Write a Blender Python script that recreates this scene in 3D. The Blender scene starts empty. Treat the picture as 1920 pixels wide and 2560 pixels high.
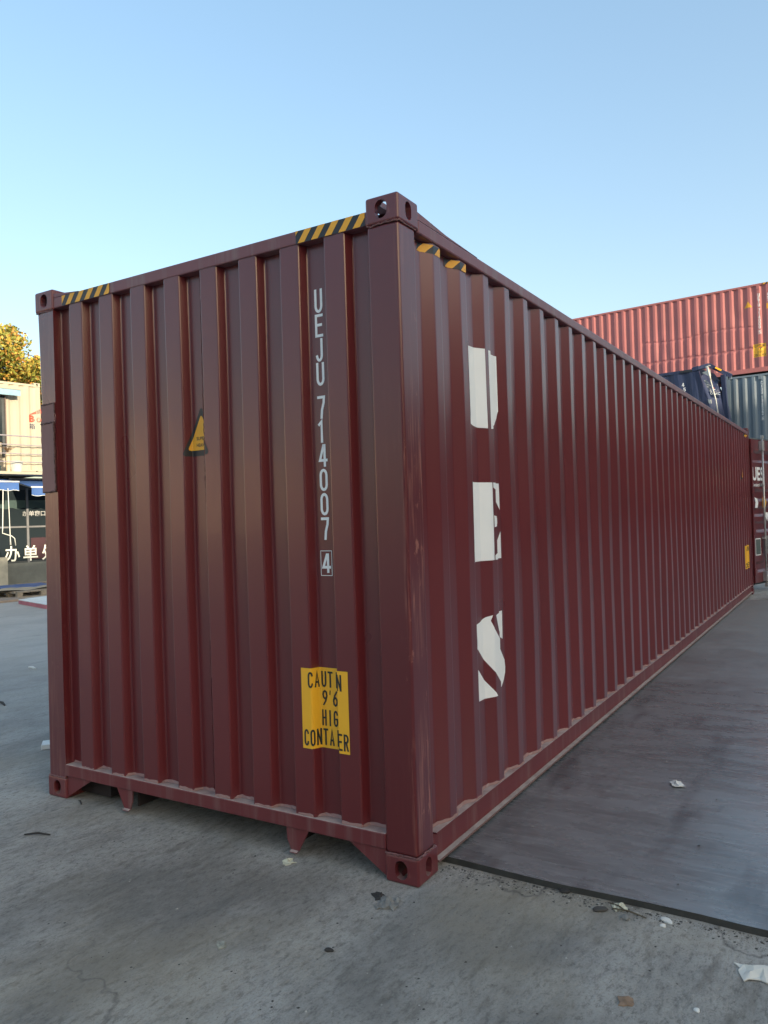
import bpy, bmesh, math, random
from mathutils import Vector, Matrix
random.seed(7)
rad = math.radians
S = bpy.context.scene
C = S.collection

# ---------------------------------------------------------------- camera
F_PX, YAW, PITCH, ROLL = 1941.64, 0.547904, 0.0067005, -0.0312278
cam_d = bpy.data.cameras.new('camera')
cam = bpy.data.objects.new('camera', cam_d); C.objects.link(cam)
fw = Vector((math.cos(PITCH)*math.cos(YAW), math.cos(PITCH)*math.sin(YAW), math.sin(PITCH)))
rt = Vector((math.sin(YAW), -math.cos(YAW), 0)); up = rt.cross(fw)
r1 = rt*math.cos(ROLL) + up*math.sin(ROLL); u1 = -rt*math.sin(ROLL) + up*math.cos(ROLL)
M = Matrix((r1, u1, -fw)).transposed().to_4x4()
M.translation = Vector((-2.7969, -1.5936, 1.5392))
cam.matrix_world = M
cam_d.sensor_fit = 'VERTICAL'; cam_d.sensor_height = 36.0
cam_d.lens = 36.0*F_PX/2560.0
cam_d.clip_start = 0.05; cam_d.clip_end = 3000
S.camera = cam

# ---------------------------------------------------------------- sky, sun, exposure
SUN_EL, SUN_AZ = 13.0, rad(-108)            # azimuth measured from +X towards +Y
sun_dir = Vector((math.cos(rad(SUN_EL))*math.cos(SUN_AZ), math.cos(rad(SUN_EL))*math.sin(SUN_AZ), math.sin(rad(SUN_EL))))
W = bpy.data.worlds.new('World'); S.world = W; W.use_nodes = True
nt = W.node_tree
bg = nt.nodes['Background']
sky = nt.nodes.new('ShaderNodeTexSky'); sky.sky_type = 'NISHITA'; sky.sun_disc = False
sky.sun_elevation = rad(SUN_EL); sky.sun_rotation = math.atan2(sun_dir.x, sun_dir.y)
sky.air_density = 1.0; sky.dust_density = 3.2; sky.ozone_density = 0.8; sky.altitude = 0
hs = nt.nodes.new('ShaderNodeHueSaturation'); hs.inputs['Saturation'].default_value = 1.28
gm = nt.nodes.new('ShaderNodeGamma'); gm.inputs[1].default_value = .7
nt.links.new(sky.outputs[0], hs.inputs['Color']); nt.links.new(hs.outputs[0], gm.inputs[0]); nt.links.new(gm.outputs[0], bg.inputs['Color'])
bg.inputs['Strength'].default_value = 0.15
sun_d = bpy.data.lights.new('sun', 'SUN'); sun_d.energy = 2.0; sun_d.angle = rad(0.5); sun_d.color = (1.0, 0.82, 0.6)
sun = bpy.data.objects.new('sun', sun_d); C.objects.link(sun)
sun.rotation_euler = sun_dir.to_track_quat('Z', 'Y').to_euler()
S.view_settings.view_transform = 'Standard'; S.view_settings.look = 'None'
S.view_settings.gamma = 1.0; S.view_settings.use_curve_mapping = False
S.view_settings.exposure = 1.78
S.render.engine = 'CYCLES'
S.cycles.max_bounces = 6; S.cycles.diffuse_bounces = 3; S.cycles.glossy_bounces = 3
S.cycles.use_denoising = True

# ---------------------------------------------------------------- materials
def new_mat(name):
    m = bpy.data.materials.new(name); m.use_nodes = True
    return m, m.node_tree, m.node_tree.nodes['Principled BSDF']
def noise(nt, vec, scale, detail=4, rough=.55, stretch=None):
    n = nt.nodes.new('ShaderNodeTexNoise'); n.inputs['Scale'].default_value = scale
    n.inputs['Detail'].default_value = detail; n.inputs['Roughness'].default_value = rough
    if stretch:
        mp = nt.nodes.new('ShaderNodeMapping'); mp.inputs['Scale'].default_value = stretch[:3]
        if len(stretch) > 3: mp.inputs['Rotation'].default_value = (0, 0, stretch[3])
        nt.links.new(vec, mp.inputs[0]); vec = mp.outputs[0]
    nt.links.new(vec, n.inputs['Vector'])
    return n.outputs[0]
def ramp(nt, fac, stops):
    r = nt.nodes.new('ShaderNodeValToRGB'); e = r.color_ramp.elements
    while len(e) > 1: e.remove(e[-1])
    for i, (p, c) in enumerate(stops):
        if not isinstance(c, (tuple, list)): c = (c, c, c)
        k = e[0] if i == 0 else e.new(p)
        k.position = p; k.color = (*c, 1)
    nt.links.new(fac, r.inputs[0]); return r.outputs[0]
def mix(nt, fac, a, b, mode='MIX'):
    n = nt.nodes.new('ShaderNodeMixRGB'); n.blend_type = mode
    for i, v in enumerate((fac, a, b)):
        if hasattr(v, 'links') or isinstance(v, bpy.types.NodeSocket): nt.links.new(v, n.inputs[i])
        elif isinstance(v, (tuple, list)): n.inputs[i].default_value = (*v, 1)
        else: n.inputs[i].default_value = v if i == 0 else (v, v, v, 1)
    return n.outputs[0]
def math_(nt, op, a, b=0.0, clamp=False):
    n = nt.nodes.new('ShaderNodeMath'); n.operation = op; n.use_clamp = clamp
    for i, v in enumerate((a, b)):
        if isinstance(v, bpy.types.NodeSocket): nt.links.new(v, n.inputs[i])
        else: n.inputs[i].default_value = v
    return n.outputs[0]
def bump(nt, p, h, strength, dist=.01):
    b = nt.nodes.new('ShaderNodeBump'); b.inputs['Strength'].default_value = strength; b.inputs['Distance'].default_value = dist
    nt.links.new(h, b.inputs['Height']); nt.links.new(b.outputs[0], p.inputs['Normal'])
def coord(nt, which='Object'):
    return nt.nodes.new('ShaderNodeTexCoord').outputs[which]

def paint(name, col, rough=.38, dust=(.27,.20,.18), dust_amt=.75, wear=0.0, wearcol=(.30,.12,.09), var=.12, wear_side=False, coat=.0, streak=0.0, spec=.5, rust=0.0):
    m, t, p = new_mat(name)
    co = coord(t)
    a = noise(t, co, .8, 2)
    c1 = mix(t, ramp(t, a, [(.2, 0), (.8, 1)]), tuple(x*(1-var) for x in col), tuple(x*(1+var) for x in col))
    if streak:
        s = noise(t, co, 1.0, 6, .6, (14, 14, .8))
        c1 = mix(t, math_(t, 'MULTIPLY', ramp(t, s, [(.5, 0), (.75, 1)]), streak), c1, tuple(x*.6+.02 for x in dust))
    if rust:
        s = noise(t, co, 5, 8, .7)
        c1 = mix(t, math_(t, 'MULTIPLY', ramp(t, s, [(.58, 0), (.66, 1)]), rust), c1, (.16, .07, .035))
    if wear:
        s = noise(t, co, 1.0, 8, .62, (70, 70, 3.2)); s2 = noise(t, co, 2.6, 3, .5, (1, 1, .7))
        w = math_(t, 'MULTIPLY', ramp(t, s, [(.50, 0), (.60, 1)]), ramp(t, s2, [(.42, 0), (.62, 1)]))
        s3 = noise(t, co, 9, 9, .7, (2, 2, 1)); w3 = math_(t, 'MULTIPLY', ramp(t, s3, [(.60, 0), (.66, 1)]), .8)
        w = math_(t, 'MAXIMUM', w, w3)
        if wear_side:
            sx_ = t.nodes.new('ShaderNodeSeparateXYZ'); t.links.new(co, sx_.inputs[0])
            mk = math_(t, 'MULTIPLY', ramp(t, sx_.outputs[1], [(.018, 1), (.035, .06)]), ramp(t, math_(t, 'MULTIPLY', sx_.outputs[2], .34), [(.02, 1), (.55, 1), (.75, .25)]))
            w = math_(t, 'MULTIPLY', w, mk)
        c1 = mix(t, math_(t, 'MULTIPLY', w, wear), c1, wearcol)
    # dust that has settled on ledges
    g = t.nodes.new('ShaderNodeNewGeometry'); sp = t.nodes.new('ShaderNodeSeparateXYZ'); t.links.new(g.outputs['True Normal'], sp.inputs[0])
    d = ramp(t, sp.outputs[2], [(.55, 0), (.85, 1)])
    dn = ramp(t, noise(t, co, 14, 6), [(.25, .45), (.6, 1)])
    df = math_(t, 'MULTIPLY', math_(t, 'MULTIPLY', d, dn), dust_amt)
    c1 = mix(t, df, c1, dust)
    t.links.new(c1, p.inputs['Base Color'])
    rr = math_(t, 'ADD', ramp(t, noise(t, co, 1.5, 2), [(.1, rough-.06), (.9, rough+.08)]), math_(t, 'MULTIPLY', df, .35))
    t.links.new(rr, p.inputs['Roughness'])
    p.inputs['Specular IOR Level'].default_value = spec
    p.inputs['Coat Weight'].default_value = coat; p.inputs['Coat Roughness'].default_value = .2
    h = noise(t, co, 2.2, 2, .4, (1, 1, .35))
    bump(t, p, h, .14, .012)
    return m

def simple(name, col, rough=.6, metal=0, var=.15, scale=6, spec=.5, bmp=0.0):
    m, t, p = new_mat(name); co = coord(t)
    n = ramp(t, noise(t, co, scale, 6, .6), [(.3, 0), (.7, 1)])
    t.links.new(mix(t, n, tuple(x*(1-var) for x in col), tuple(min(1, x*(1+var)) for x in col)), p.inputs['Base Color'])
    p.inputs['Roughness'].default_value = rough; p.inputs['Metallic'].default_value = metal
    p.inputs['Specular IOR Level'].default_value = spec
    if bmp: bump(t, p, noise(t, co, scale*8, 5), bmp, .01)
    return m

MAROON = (.132, .0195, .0225)
m_maroon = paint('maroon_paint', MAROON, rough=.30, coat=.5)
m_post = paint('worn_maroon_paint', (.115, .016, .0195), rough=.30, wear=1.0, wear_side=True, wearcol=(.36, .14, .10), coat=.4)
m_cast = paint('casting_paint', (.135, .021, .0255), rough=.42, wear=.35, dust_amt=.6, coat=.5)
m_sill = paint('dusty_maroon_paint', (.145, .027, .031), rough=.5, dust=(.44, .36, .32), dust_amt=.95, streak=.35)
m_rail = paint('top_rail_paint', (.19, .07, .08), rough=.40, streak=.6, dust=(.36, .31, .29), rust=.35)
m_patch = paint('repair_plate_paint', (.20, .10, .10), rough=.5, wear=.25, wearcol=(.24, .17, .16), var=.35)
m_weld = simple('weld_bead', (.17, .075, .07), .5, 0, .4, 60)
m_under = simple('dark_underside', (.03, .022, .02), .85)
m_white = simple('white_vinyl', (.88, .91, .89), .45, 0, .03, 3)
m_yellow = simple('yellow_vinyl', (.92, .49, .03), .4, 0, .04, 4)
m_black = simple('black_vinyl', (.018, .022, .026), .4, 0, .2, 4)
m_red2 = paint('faded_red_paint', (.45, .165, .16), rough=.55, dust=(.35, .25, .22), streak=.35, var=.12, spec=.3)
m_blue2 = paint('blue_grey_paint', (.17, .225, .27), rough=.5, dust=(.3, .3, .3), streak=.5, var=.1)
m_grey2 = paint('grey_door_paint', (.20, .215, .22), rough=.55, dust=(.3, .3, .3), streak=.4)
m_navy = paint('navy_paint', (.014, .026, .075), rough=.42, dust=(.22, .24, .36), dust_amt=.8, streak=.25)
m_cream = paint('cream_paint', (.42, .39, .30), rough=.5, dust=(.5, .45, .36), streak=.3, var=.06)
m_galv = simple('galvanised_steel', (.50, .50, .48), .42, .55, .15, 30)
m_rubber = simple('rubber_gasket', (.025, .03, .03), .7)
m_gasket_top = simple('grey_gasket', (.12, .14, .14), .6)
m_orange_tri = simple('orange_vinyl', (.85, .42, .03), .45, 0, .05, 4)

# ---------------------------------------------------------------- object helpers
def tag(o, label=None, cat=None, group=None, kind=None):
    if label: o['label'] = label
    if cat: o['category'] = cat
    if group: o['group'] = group
    if kind: o['kind'] = kind
    return o
def empty(name, loc=(0,0,0), rz=0.0, rot=None, **k):
    o = bpy.data.objects.new(name, None); C.objects.link(o); o.location = loc
    o.rotation_euler = rot if rot else (0, 0, rz); o.empty_display_size = .2
    return tag(o, **k)
def link_mesh(name, me, mat, parent=None, **k):
    o = bpy.data.objects.new(name, me); C.objects.link(o)
    if mat is not None and not me.materials: me.materials.append(mat)
    if parent: o.parent = parent
    return tag(o, **k)
class MB:
    def __init__(s): s.v = []; s.f = []
    def add(s, vs, fs):
        n = len(s.v); s.v += [tuple(v) for v in vs]; s.f += [tuple(i+n for i in f) for f in fs]; return s
    def box(s, a, b):
        x0, y0, z0 = a; x1, y1, z1 = b
        return s.add([(x0,y0,z0),(x1,y0,z0),(x1,y1,z0),(x0,y1,z0),(x0,y0,z1),(x1,y0,z1),(x1,y1,z1),(x0,y1,z1)],
                     [(0,3,2,1),(4,5,6,7),(0,1,5,4),(1,2,6,5),(2,3,7,6),(3,0,4,7)])
    def prism(s, poly, ext):          # poly: 3D points, ext: vector
        n = len(poly); e = Vector(ext); P = [Vector(p) for p in poly]
        fs = [tuple(range(n))[::-1], tuple(range(n, 2*n))] + [(i, (i+1)%n, n+(i+1)%n, n+i) for i in range(n)]
        return s.add([tuple(p) for p in P] + [tuple(p+e) for p in P], fs)
    def tube(s, pts, r, n=8):
        P = [Vector(p) for p in pts]; rings = []
        for i, p in enumerate(P):
            d = (P[min(i+1, len(P)-1)] - P[max(i-1, 0)]).normalized()
            a = d.orthogonal().normalized(); b = d.cross(a)
            if i == 0: a0 = a
            a = (a0 - d*a0.dot(d)).normalized(); b = d.cross(a); a0 = a
            rr = r[i] if isinstance(r, (list, tuple)) else r
            rings.append([p + (a*math.cos(2*math.pi*k/n) + b*math.sin(2*math.pi*k/n))*rr for k in range(n)])
        vs = [tuple(v) for R in rings for v in R]; fs = []
        for i in range(len(P)-1):
            for k in range(n):
                fs.append((i*n+k, i*n+(k+1)%n, (i+1)*n+(k+1)%n, (i+1)*n+k))
        fs.append(tuple(range(n))[::-1]); fs.append(tuple((len(P)-1)*n+k for k in range(n)))
        return s.add(vs, fs)
    def mesh(s, name, bevel=0, seg=2, smooth=False):
        me = bpy.data.meshes.new(name); me.from_pydata(s.v, [], s.f); me.update()
        bm = bmesh.new(); bm.from_mesh(me)
        bmesh.ops.recalc_face_normals(bm, faces=bm.faces)
        if bevel:
            bmesh.ops.remove_doubles(bm, verts=bm.verts, dist=1e-6)
            es = [e for e in bm.edges if len(e.link_faces) == 2 and e.calc_face_angle(0) > .5]
            bmesh.ops.bevel(bm, geom=es, offset=bevel, segments=seg, profile=.5, affect='EDGES', clamp_overlap=True)
        if smooth:
            for f in bm.faces: f.smooth = True
        bm.to_mesh(me); bm.free(); return me
    def build(s, name, mat, parent=None, bevel=0, seg=2, smooth=False, **k):
        return link_mesh(name, s.mesh(name, bevel, seg, smooth), mat, parent, **k)

def box(name, a, b, mat, parent=None, bevel=0, **k):
    return MB().box(a, b).build(name, mat, parent, bevel, **k)

# ---------------------------------------------------------------- corrugated profile
class Profile:
    """depth of a corrugated sheet along u, with small bend radii"""
    def __init__(s, u0, u1, pts, bend=0.0):
        P = [p for p in pts if u0 < p[0] < u1]
        def dep(u):
            for (a, da), (b, db) in zip(pts, pts[1:]):
                if a <= u <= b: return da + (db-da)*(u-a)/max(b-a, 1e-9)
            return pts[-1][1]
        P = [(u0, dep(u0))] + P + [(u1, dep(u1))]
        if bend:
            Q = [P[0]]
            for i in range(1, len(P)-1):
                a, p, b = Vector(P[i-1]), Vector(P[i]), Vector(P[i+1])
                la, lb = (a-p).length, (b-p).length; r = min(bend, la*.4, lb*.4)
                A = p + (a-p).normalized()*r; B = p + (b-p).normalized()*r
                for t in (0, .5, 1):
                    q = A*(1-t)**2 + p*2*t*(1-t) + B*t*t; Q.append((q.x, q.y))
            Q.append(P[-1]); P = Q
        s.p = P
    def length(s, a, b):
        a, b = min(a, b), max(a, b); n = 400; L_ = 0; p = s(a)
        for i in range(1, n+1):
            q = s(a+(b-a)*i/n); L_ += math.hypot((b-a)/n, q-p); p = q
        return L_
    def __call__(s, u):
        P = s.p
        if u <= P[0][0]: return P[0][1]
        lo, hi = 0, len(P)-1
        while hi-lo > 1:
            m = (lo+hi)//2
            if P[m][0] <= u: lo = m
            else: hi = m
        (a, da), (b, db) = P[lo], P[hi]
        return da + (db-da)*(u-a)/max(b-a, 1e-9)
def corr(u0, u1, right, pitch, outer, slope, d0, d1, bend=.005):
    """outer flats end at right + k*pitch (flat on [right-outer, right])"""
    pts = []; k0 = int((u0-right)/pitch)-2; k1 = int((u1-right)/pitch)+3
    for k in range(k0, k1):
        r = right + k*pitch
        pts += [(r-outer-slope, d1), (r-outer, d0), (r, d0), (r+slope, d1)]
    pts.sort()
    return Profile(u0, u1, pts, bend)
def panel(name, prof, z0, z1, T, mat, parent, rows=1, warp=None, thick=.0, **k):
    vs = []; fs = []; n = len(prof.p)
    for j in range(rows+1):
        z = z0 + (z1-z0)*j/rows
        for u, d in prof.p:
            vs.append(T(u, d + (warp(u, z, d) if warp else 0), z))
    for j in range(rows):
        for i in range(n-1):
            fs.append((j*n+i, j*n+i+1, (j+1)*n+i+1, (j+1)*n+i))
    return MB().add(vs, fs).build(name, mat, parent, **k)

# ---------------------------------------------------------------- flat print laid on a surface
def drape(name, bm, prof, T, off, mat, parent, warp=None, arc_at=None, **k):
    """bm holds flat shapes in (u, z); cut at every bend and laid on the sheet"""
    us = [v.co.x for v in bm.verts]
    if not us: return None
    lo, hi = min(us), max(us)
    brk = [u for u, _ in prof.p] if prof else []
    if arc_at is not None:      # x is the length along the sheet, measured from arc_at
        A = [0.0]
        for (a, da), (b, db) in zip(prof.p, prof.p[1:]): A.append(A[-1] + math.hypot(b-a, db-da))
        def s_of(u):
            for i in range(len(A)-1):
                if prof.p[i][0] <= u <= prof.p[i+1][0]: return A[i] + (A[i+1]-A[i])*(u-prof.p[i][0])/max(1e-9, prof.p[i+1][0]-prof.p[i][0])
        s0 = s_of(arc_at); brk = [arc_at + a - s0 for a in A]
        def u_of(x):
            for i in range(len(A)-1):
                if brk[i] <= x <= brk[i+1]: return prof.p[i][0] + (prof.p[i+1][0]-prof.p[i][0])*(x-brk[i])/max(1e-9, brk[i+1]-brk[i])
            return x
    if prof:
        for u in brk:
            if lo + 1e-5 < u < hi - 1e-5:
                bmesh.ops.bisect_plane(bm, geom=bm.verts[:]+bm.edges[:]+bm.faces[:], plane_co=(u, 0, 0), plane_no=(1, 0, 0), dist=1e-6)
    if warp:
        zs = [v.co.y for v in bm.verts]
        z = min(zs)
        while z < max(zs):
            z += .05
            bmesh.ops.bisect_plane(bm, geom=bm.verts[:]+bm.edges[:]+bm.faces[:], plane_co=(0, z, 0), plane_no=(0, 1, 0), dist=1e-6)
    bmesh.ops.triangulate(bm, faces=bm.faces[:])
    for v in bm.verts:
        u, z, o = v.co.x, v.co.y, v.co.z
        if arc_at is not None: u = u_of(u)
        d = (prof(u) if prof else 0); d += warp(u, z, d) if warp else 0
        v.co = T(u, d - off - o, z)
    me = bpy.data.meshes.new(name); bm.to_mesh(me); bm.free()
    return link_mesh(name, me, mat, parent, **k)
def poly_bm(polys, lift=0):
    bm = bmesh.new()
    for P in polys:
        vs = [bm.verts.new((x, z, lift)) for x, z in P]
        f = bm.faces.new(vs)
    bmesh.ops.triangulate(bm, faces=bm.faces[:])
    return bm
def arc(cx, cy, rx, ry, a0, a1, n=8):
    return [(cx+rx*math.cos(rad(a0+(a1-a0)*i/n)), cy+ry*math.sin(rad(a0+(a1-a0)*i/n))) for i in range(n+1)]
# narrow stencil-like stroke letters, box 0..1 x 0..1 of stroke centre lines
R_ = .5
G = {
 'U': [[(0,1),(0,.26)]+arc(.5,.26,.5,.26,180,360)+[(1,1)]],
 'E': [[(1,1),(0,1),(0,0),(1,0)], [(0.12,.53),(.85,.53)]],
 'J': [[(.85,1),(.85,.26)]+arc(.43,.26,.42,.26,0,-165)],
 '7': [[(0,1),(1,1),(.92,.72),(.6,.36),(.5,0)]],
 '1': [[(.1,.86),(.5,1),(.5,0)]],
 '4': [[(.78,0),(.78,1),(.62,1),(0,.26),(1.05,.26)]],
 '0': [arc(.5,.74,.5,.26,0,180)+arc(.5,.26,.5,.26,180,360)+[(1,.74)]],
 'C': [arc(.5,.74,.5,.26,15,180)+arc(.5,.26,.5,.26,180,345)],
 'X': [[(0,1),(1,0)], [(0,0),(.42,.42)], [(.58,.58),(1,1)]],
 'D': [[(0,0),(0,1),(.5,1)]+arc(.5,.74,.5,.26,90,0)[1:]+arc(.5,.26,.5,.26,0,-90)+[(0,0)]],
 '3': [arc(.5,.75,.45,.25,160,-80)+arc(.5,.26,.5,.26,80,-160)],
 '5': [[(.95,1),(.1,1),(.05,.58)]+arc(.48,.33,.5,.33,110,-150)],
 '6': [[(.85,1),(.35,.72),(.02,.38)]+arc(.5,.28,.5,.28,170,-180)],
 '9': [[(.15,0),(.65,.28),(.98,.62)]+arc(.5,.72,.5,.28,-10,-360)],
 '2': [arc(.5,.74,.5,.26,165,-20)+[(0,0),(1,0)]],
 'A': [[(0,0),(.5,1),(1,0)], [(.22,.3),(.78,.3)]],
 'T': [[(0,1),(1,1)], [(.5,.93),(.5,0)]],
 'I': [[(.5,1),(.5,0)]],
 'O': [arc(.5,.74,.5,.26,0,180)+arc(.5,.26,.5,.26,180,360)+[(1,.74)]],
 'N': [[(0,1),(0,0)], [(1,1),(1,0)], [(.0,.98),(1.0,.02)]],
 'H': [[(0,1),(0,0)], [(1,1),(1,0)], [(.06,.5),(.94,.5)]],
 'G': [arc(.5,.74,.5,.26,15,180)+arc(.5,.26,.5,.26,180,360)+[(1,.46),(.55,.46)]],
 'R': [[(0,0),(0,1),(.5,1)]+arc(.5,.76,.5,.24,90,-90)+[(.1,.52)], [(.5,.48),(1,0)]],
 "'": [[(.55,1.0),(.4,.78)]],
 '"': [[(.3,1.0),(.2,.78)], [(.8,1.0),(.7,.78)]],
 'W': [[(0,1),(.27,0),(.5,.8),(.73,0),(1,1)]],
 'K': [[(0,1),(0,0)], [(1,1),(.05,.45)], [(.35,.6),(1,0)]],
 'L': [[(0,1),(0,0),(1,0)]], 'F': [[(1,1),(0,1),(0,0)], [(.1,.53),(.8,.53)]],
}
def glyph_strokes(bm, ch, x, z, w, h, sw, sx=1, lift0=0.0):
    """adds one letter; x, z = lower left of the letter box; sx = -1 runs towards -u"""
    iw, ih = w-sw, h-sw
    for si, st in enumerate(G.get(ch, [])):
        P = [Vector((sw/2+px*iw, sw/2+pz*ih)) for px, pz in st]
        Q = [P[0]]
        for p in P[1:]:
            if (p-Q[-1]).length > 1e-5: Q.append(p)
        P = Q
        closed = (P[0]-P[-1]).length < 1e-4
        if closed: P = P[:-1]
        n = len(P); L = []
        for i in range(n):
            a = P[i-1] if (i > 0 or closed) else None
            b = P[(i+1) % n] if (i < n-1 or closed) else None
            d1 = (P[i]-a).normalized() if a is not None else None
            d2 = (b-P[i]).normalized() if b is not None else None
            if d1 is None: d1 = d2
            if d2 is None: d2 = d1
            n1, n2 = Vector((-d1.y, d1.x)), Vector((-d2.y, d2.x))
            m = (n1+n2)
            m = m.normalized() if m.length > .2 else n1
            k = min(1/max(m.dot(n1), .35), 2.2)
            c = P[i].copy()
            if not closed and (i == 0): c = c - d2*sw/2
            if not closed and (i == n-1): c = c + d1*sw/2
            if ch in "UE47": pass
            L.append((c+m*k*sw/2, c-m*k*sw/2))
        if not closed:     # keep the open ends inside the box
            for j in (0, -1):
                L[j] = tuple(Vector((min(max(q.x, 0 if ch not in '4' else -.01), w+(.004 if ch == '4' else 0)), min(max(q.y, 0), h))) for q in L[j])
        lift = lift0 + si*.0002
        vv = [(bm.verts.new((x+sx*a.x, z+a.y, lift)), bm.verts.new((x+sx*b.x, z+b.y, lift))) for a, b in L]
        m_ = n if closed else n-1
        for i in range(m_):
            a, b = vv[i], vv[(i+1) % n]
            try: bm.faces.new((a[0], b[0], b[1], a[1]))
            except ValueError: pass
def text_bm(txt, x0, z0, width, height, sx=1, bold=0.0, font_w=None):
    """outline text of the built-in font squeezed into a box"""
    cu = bpy.data.curves.new('lettering', 'FONT'); cu.body = txt; cu.resolution_u = 3; cu.offset = bold
    o = bpy.data.objects.new('lettering', cu); C.objects.link(o)
    dg = bpy.context.evaluated_depsgraph_get(); dg.update()
    me = bpy.data.meshes.new_from_object(o.evaluated_get(dg))
    bpy.data.objects.remove(o)
    bm = bmesh.new(); bm.from_mesh(me); bpy.data.meshes.remove(me)
    bmesh.ops.remove_doubles(bm, verts=bm.verts, dist=1e-5)
    xs = [v.co.x for v in bm.verts]; ys = [v.co.y for v in bm.verts]
    mx, Mx, my, My = min(xs), max(xs), min(ys), max(ys)
    for v in bm.verts:
        v.co = Vector((x0 + sx*(v.co.x-mx)/(Mx-mx)*width, z0 + (v.co.y-my)/(My-my)*height, 0))
    return bm
def rrect(x0, z0, x1, z1, r, n=4):
    return arc(x1-r, z1-r, r, r, 0, 90, n)+arc(x0+r, z1-r, r, r, 90, 180, n)+arc(x0+r, z0+r, r, r, 180, 270, n)+arc(x1-r, z0+r, r, r, 270, 360, n)
def stripes_polys(u0, u1, z0, z1, n, lean, first=0.0):
    """yellow slanted bars inside the tape rectangle, clipped"""
    P = []; w = (u1-u0)/n
    for i in range(-1, n+1):
        a = u0 + (i+first)*w; b = a + w*.5
        quad = [(a, z0), (b, z0), (b+lean, z1), (a+lean, z1)]
        out = quad
        for side, lim in ((0, u0), (1, u1)):
            res = []
            for j in range(len(out)):
                p, q = out[j-1], out[j]
                ins = lambda t: t[0] >= lim if side == 0 else t[0] <= lim
                if ins(p) != ins(q):
                    f = (lim-p[0])/(q[0]-p[0]); res.append((lim, p[1]+f*(q[1]-p[1])))
                if ins(q): res.append(q)
            out = res
            if not out: break
        if len(out) >= 3: P.append(out)
    return P

# ---------------------------------------------------------------- corner castings (real holes), 8 orientations
def stadium_cutter(kind, w, h, c, depth=.2):
    a = arc(0, (h-w)/2, w/2, w/2, 0, 180, 8) + arc(0, -(h-w)/2, w/2, w/2, 180, 360, 8)
    if kind == 'x': pts = [(-depth, c[1]+p[0], c[2]+p[1]) for p in a]; ext = (depth+.045, 0, 0)
    if kind == 'y': pts = [(c[0]+p[0], -depth, c[2]+p[1]) for p in a]; ext = (0, depth+.045, 0)
    if kind == 'z': pts = [(c[0]+p[1], c[1]+p[0], .2) for p in a]; ext = (0, 0, -.2+.118-.045)
    return MB().prism(pts, ext)
def make_casting():
    b = MB().box((0,0,0), (.178,.162,.118)).mesh('corner_casting', bevel=.011, seg=3)
    o = bpy.data.objects.new('tmp', b); C.objects.link(o); cut = []
    for mb in (stadium_cutter('x', .060, .079, (0, .084, .060)), stadium_cutter('y', .052, .079, (.089, 0, .060)),
               stadium_cutter('z', .062, .12, (.089, .084, 0)), MB().box((.028,.028,.026), (.185,.17,.092))):
        q = bpy.data.objects.new('tmp', mb.mesh('tmp')); C.objects.link(q); cut.append(q)
        m = o.modifiers.new('b', 'BOOLEAN'); m.operation = 'DIFFERENCE'; m.object = q; m.solver = 'EXACT'
    dg = bpy.context.evaluated_depsgraph_get(); dg.update()
    me = bpy.data.meshes.new_from_object(o.evaluated_get(dg))
    for q in cut + [o]: bpy.data.objects.remove(q)
    me.materials.clear()
    return me
cast0 = make_casting()     # top, near, front: holes towards -x, -y, +z
def mirrored(me, sx, sy, sz):
    n = me.copy()
    for v in n.vertices:
        x, y, z = v.co
        v.co = (x*sx, y*sy, z if sz > 0 else .118-z)
    if sx*sy*sz < 0: n.flip_normals()
    n.name = 'corner_casting'; return n
CAST = {(sx, sy, sz): mirrored(cast0, sx, sy, sz) for sx in (1,-1) for sy in (1,-1) for sz in (1,-1)}
def castings(parent, L, Wd, H, mat):
    for (sx, sy, sz), me in CAST.items():
        key = (sx, sy, sz, mat.name)
        if key not in CASTM:
            c = me.copy(); c.materials.clear(); c.materials.append(mat); c.name = 'corner_casting'; CASTM[key] = c
        o = link_mesh('corner_casting', CASTM[key], mat, parent)
        o.location = (0 if sx > 0 else L, 0 if sy > 0 else Wd, H-.118 if sz > 0 else 0)
CASTM = {}

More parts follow.
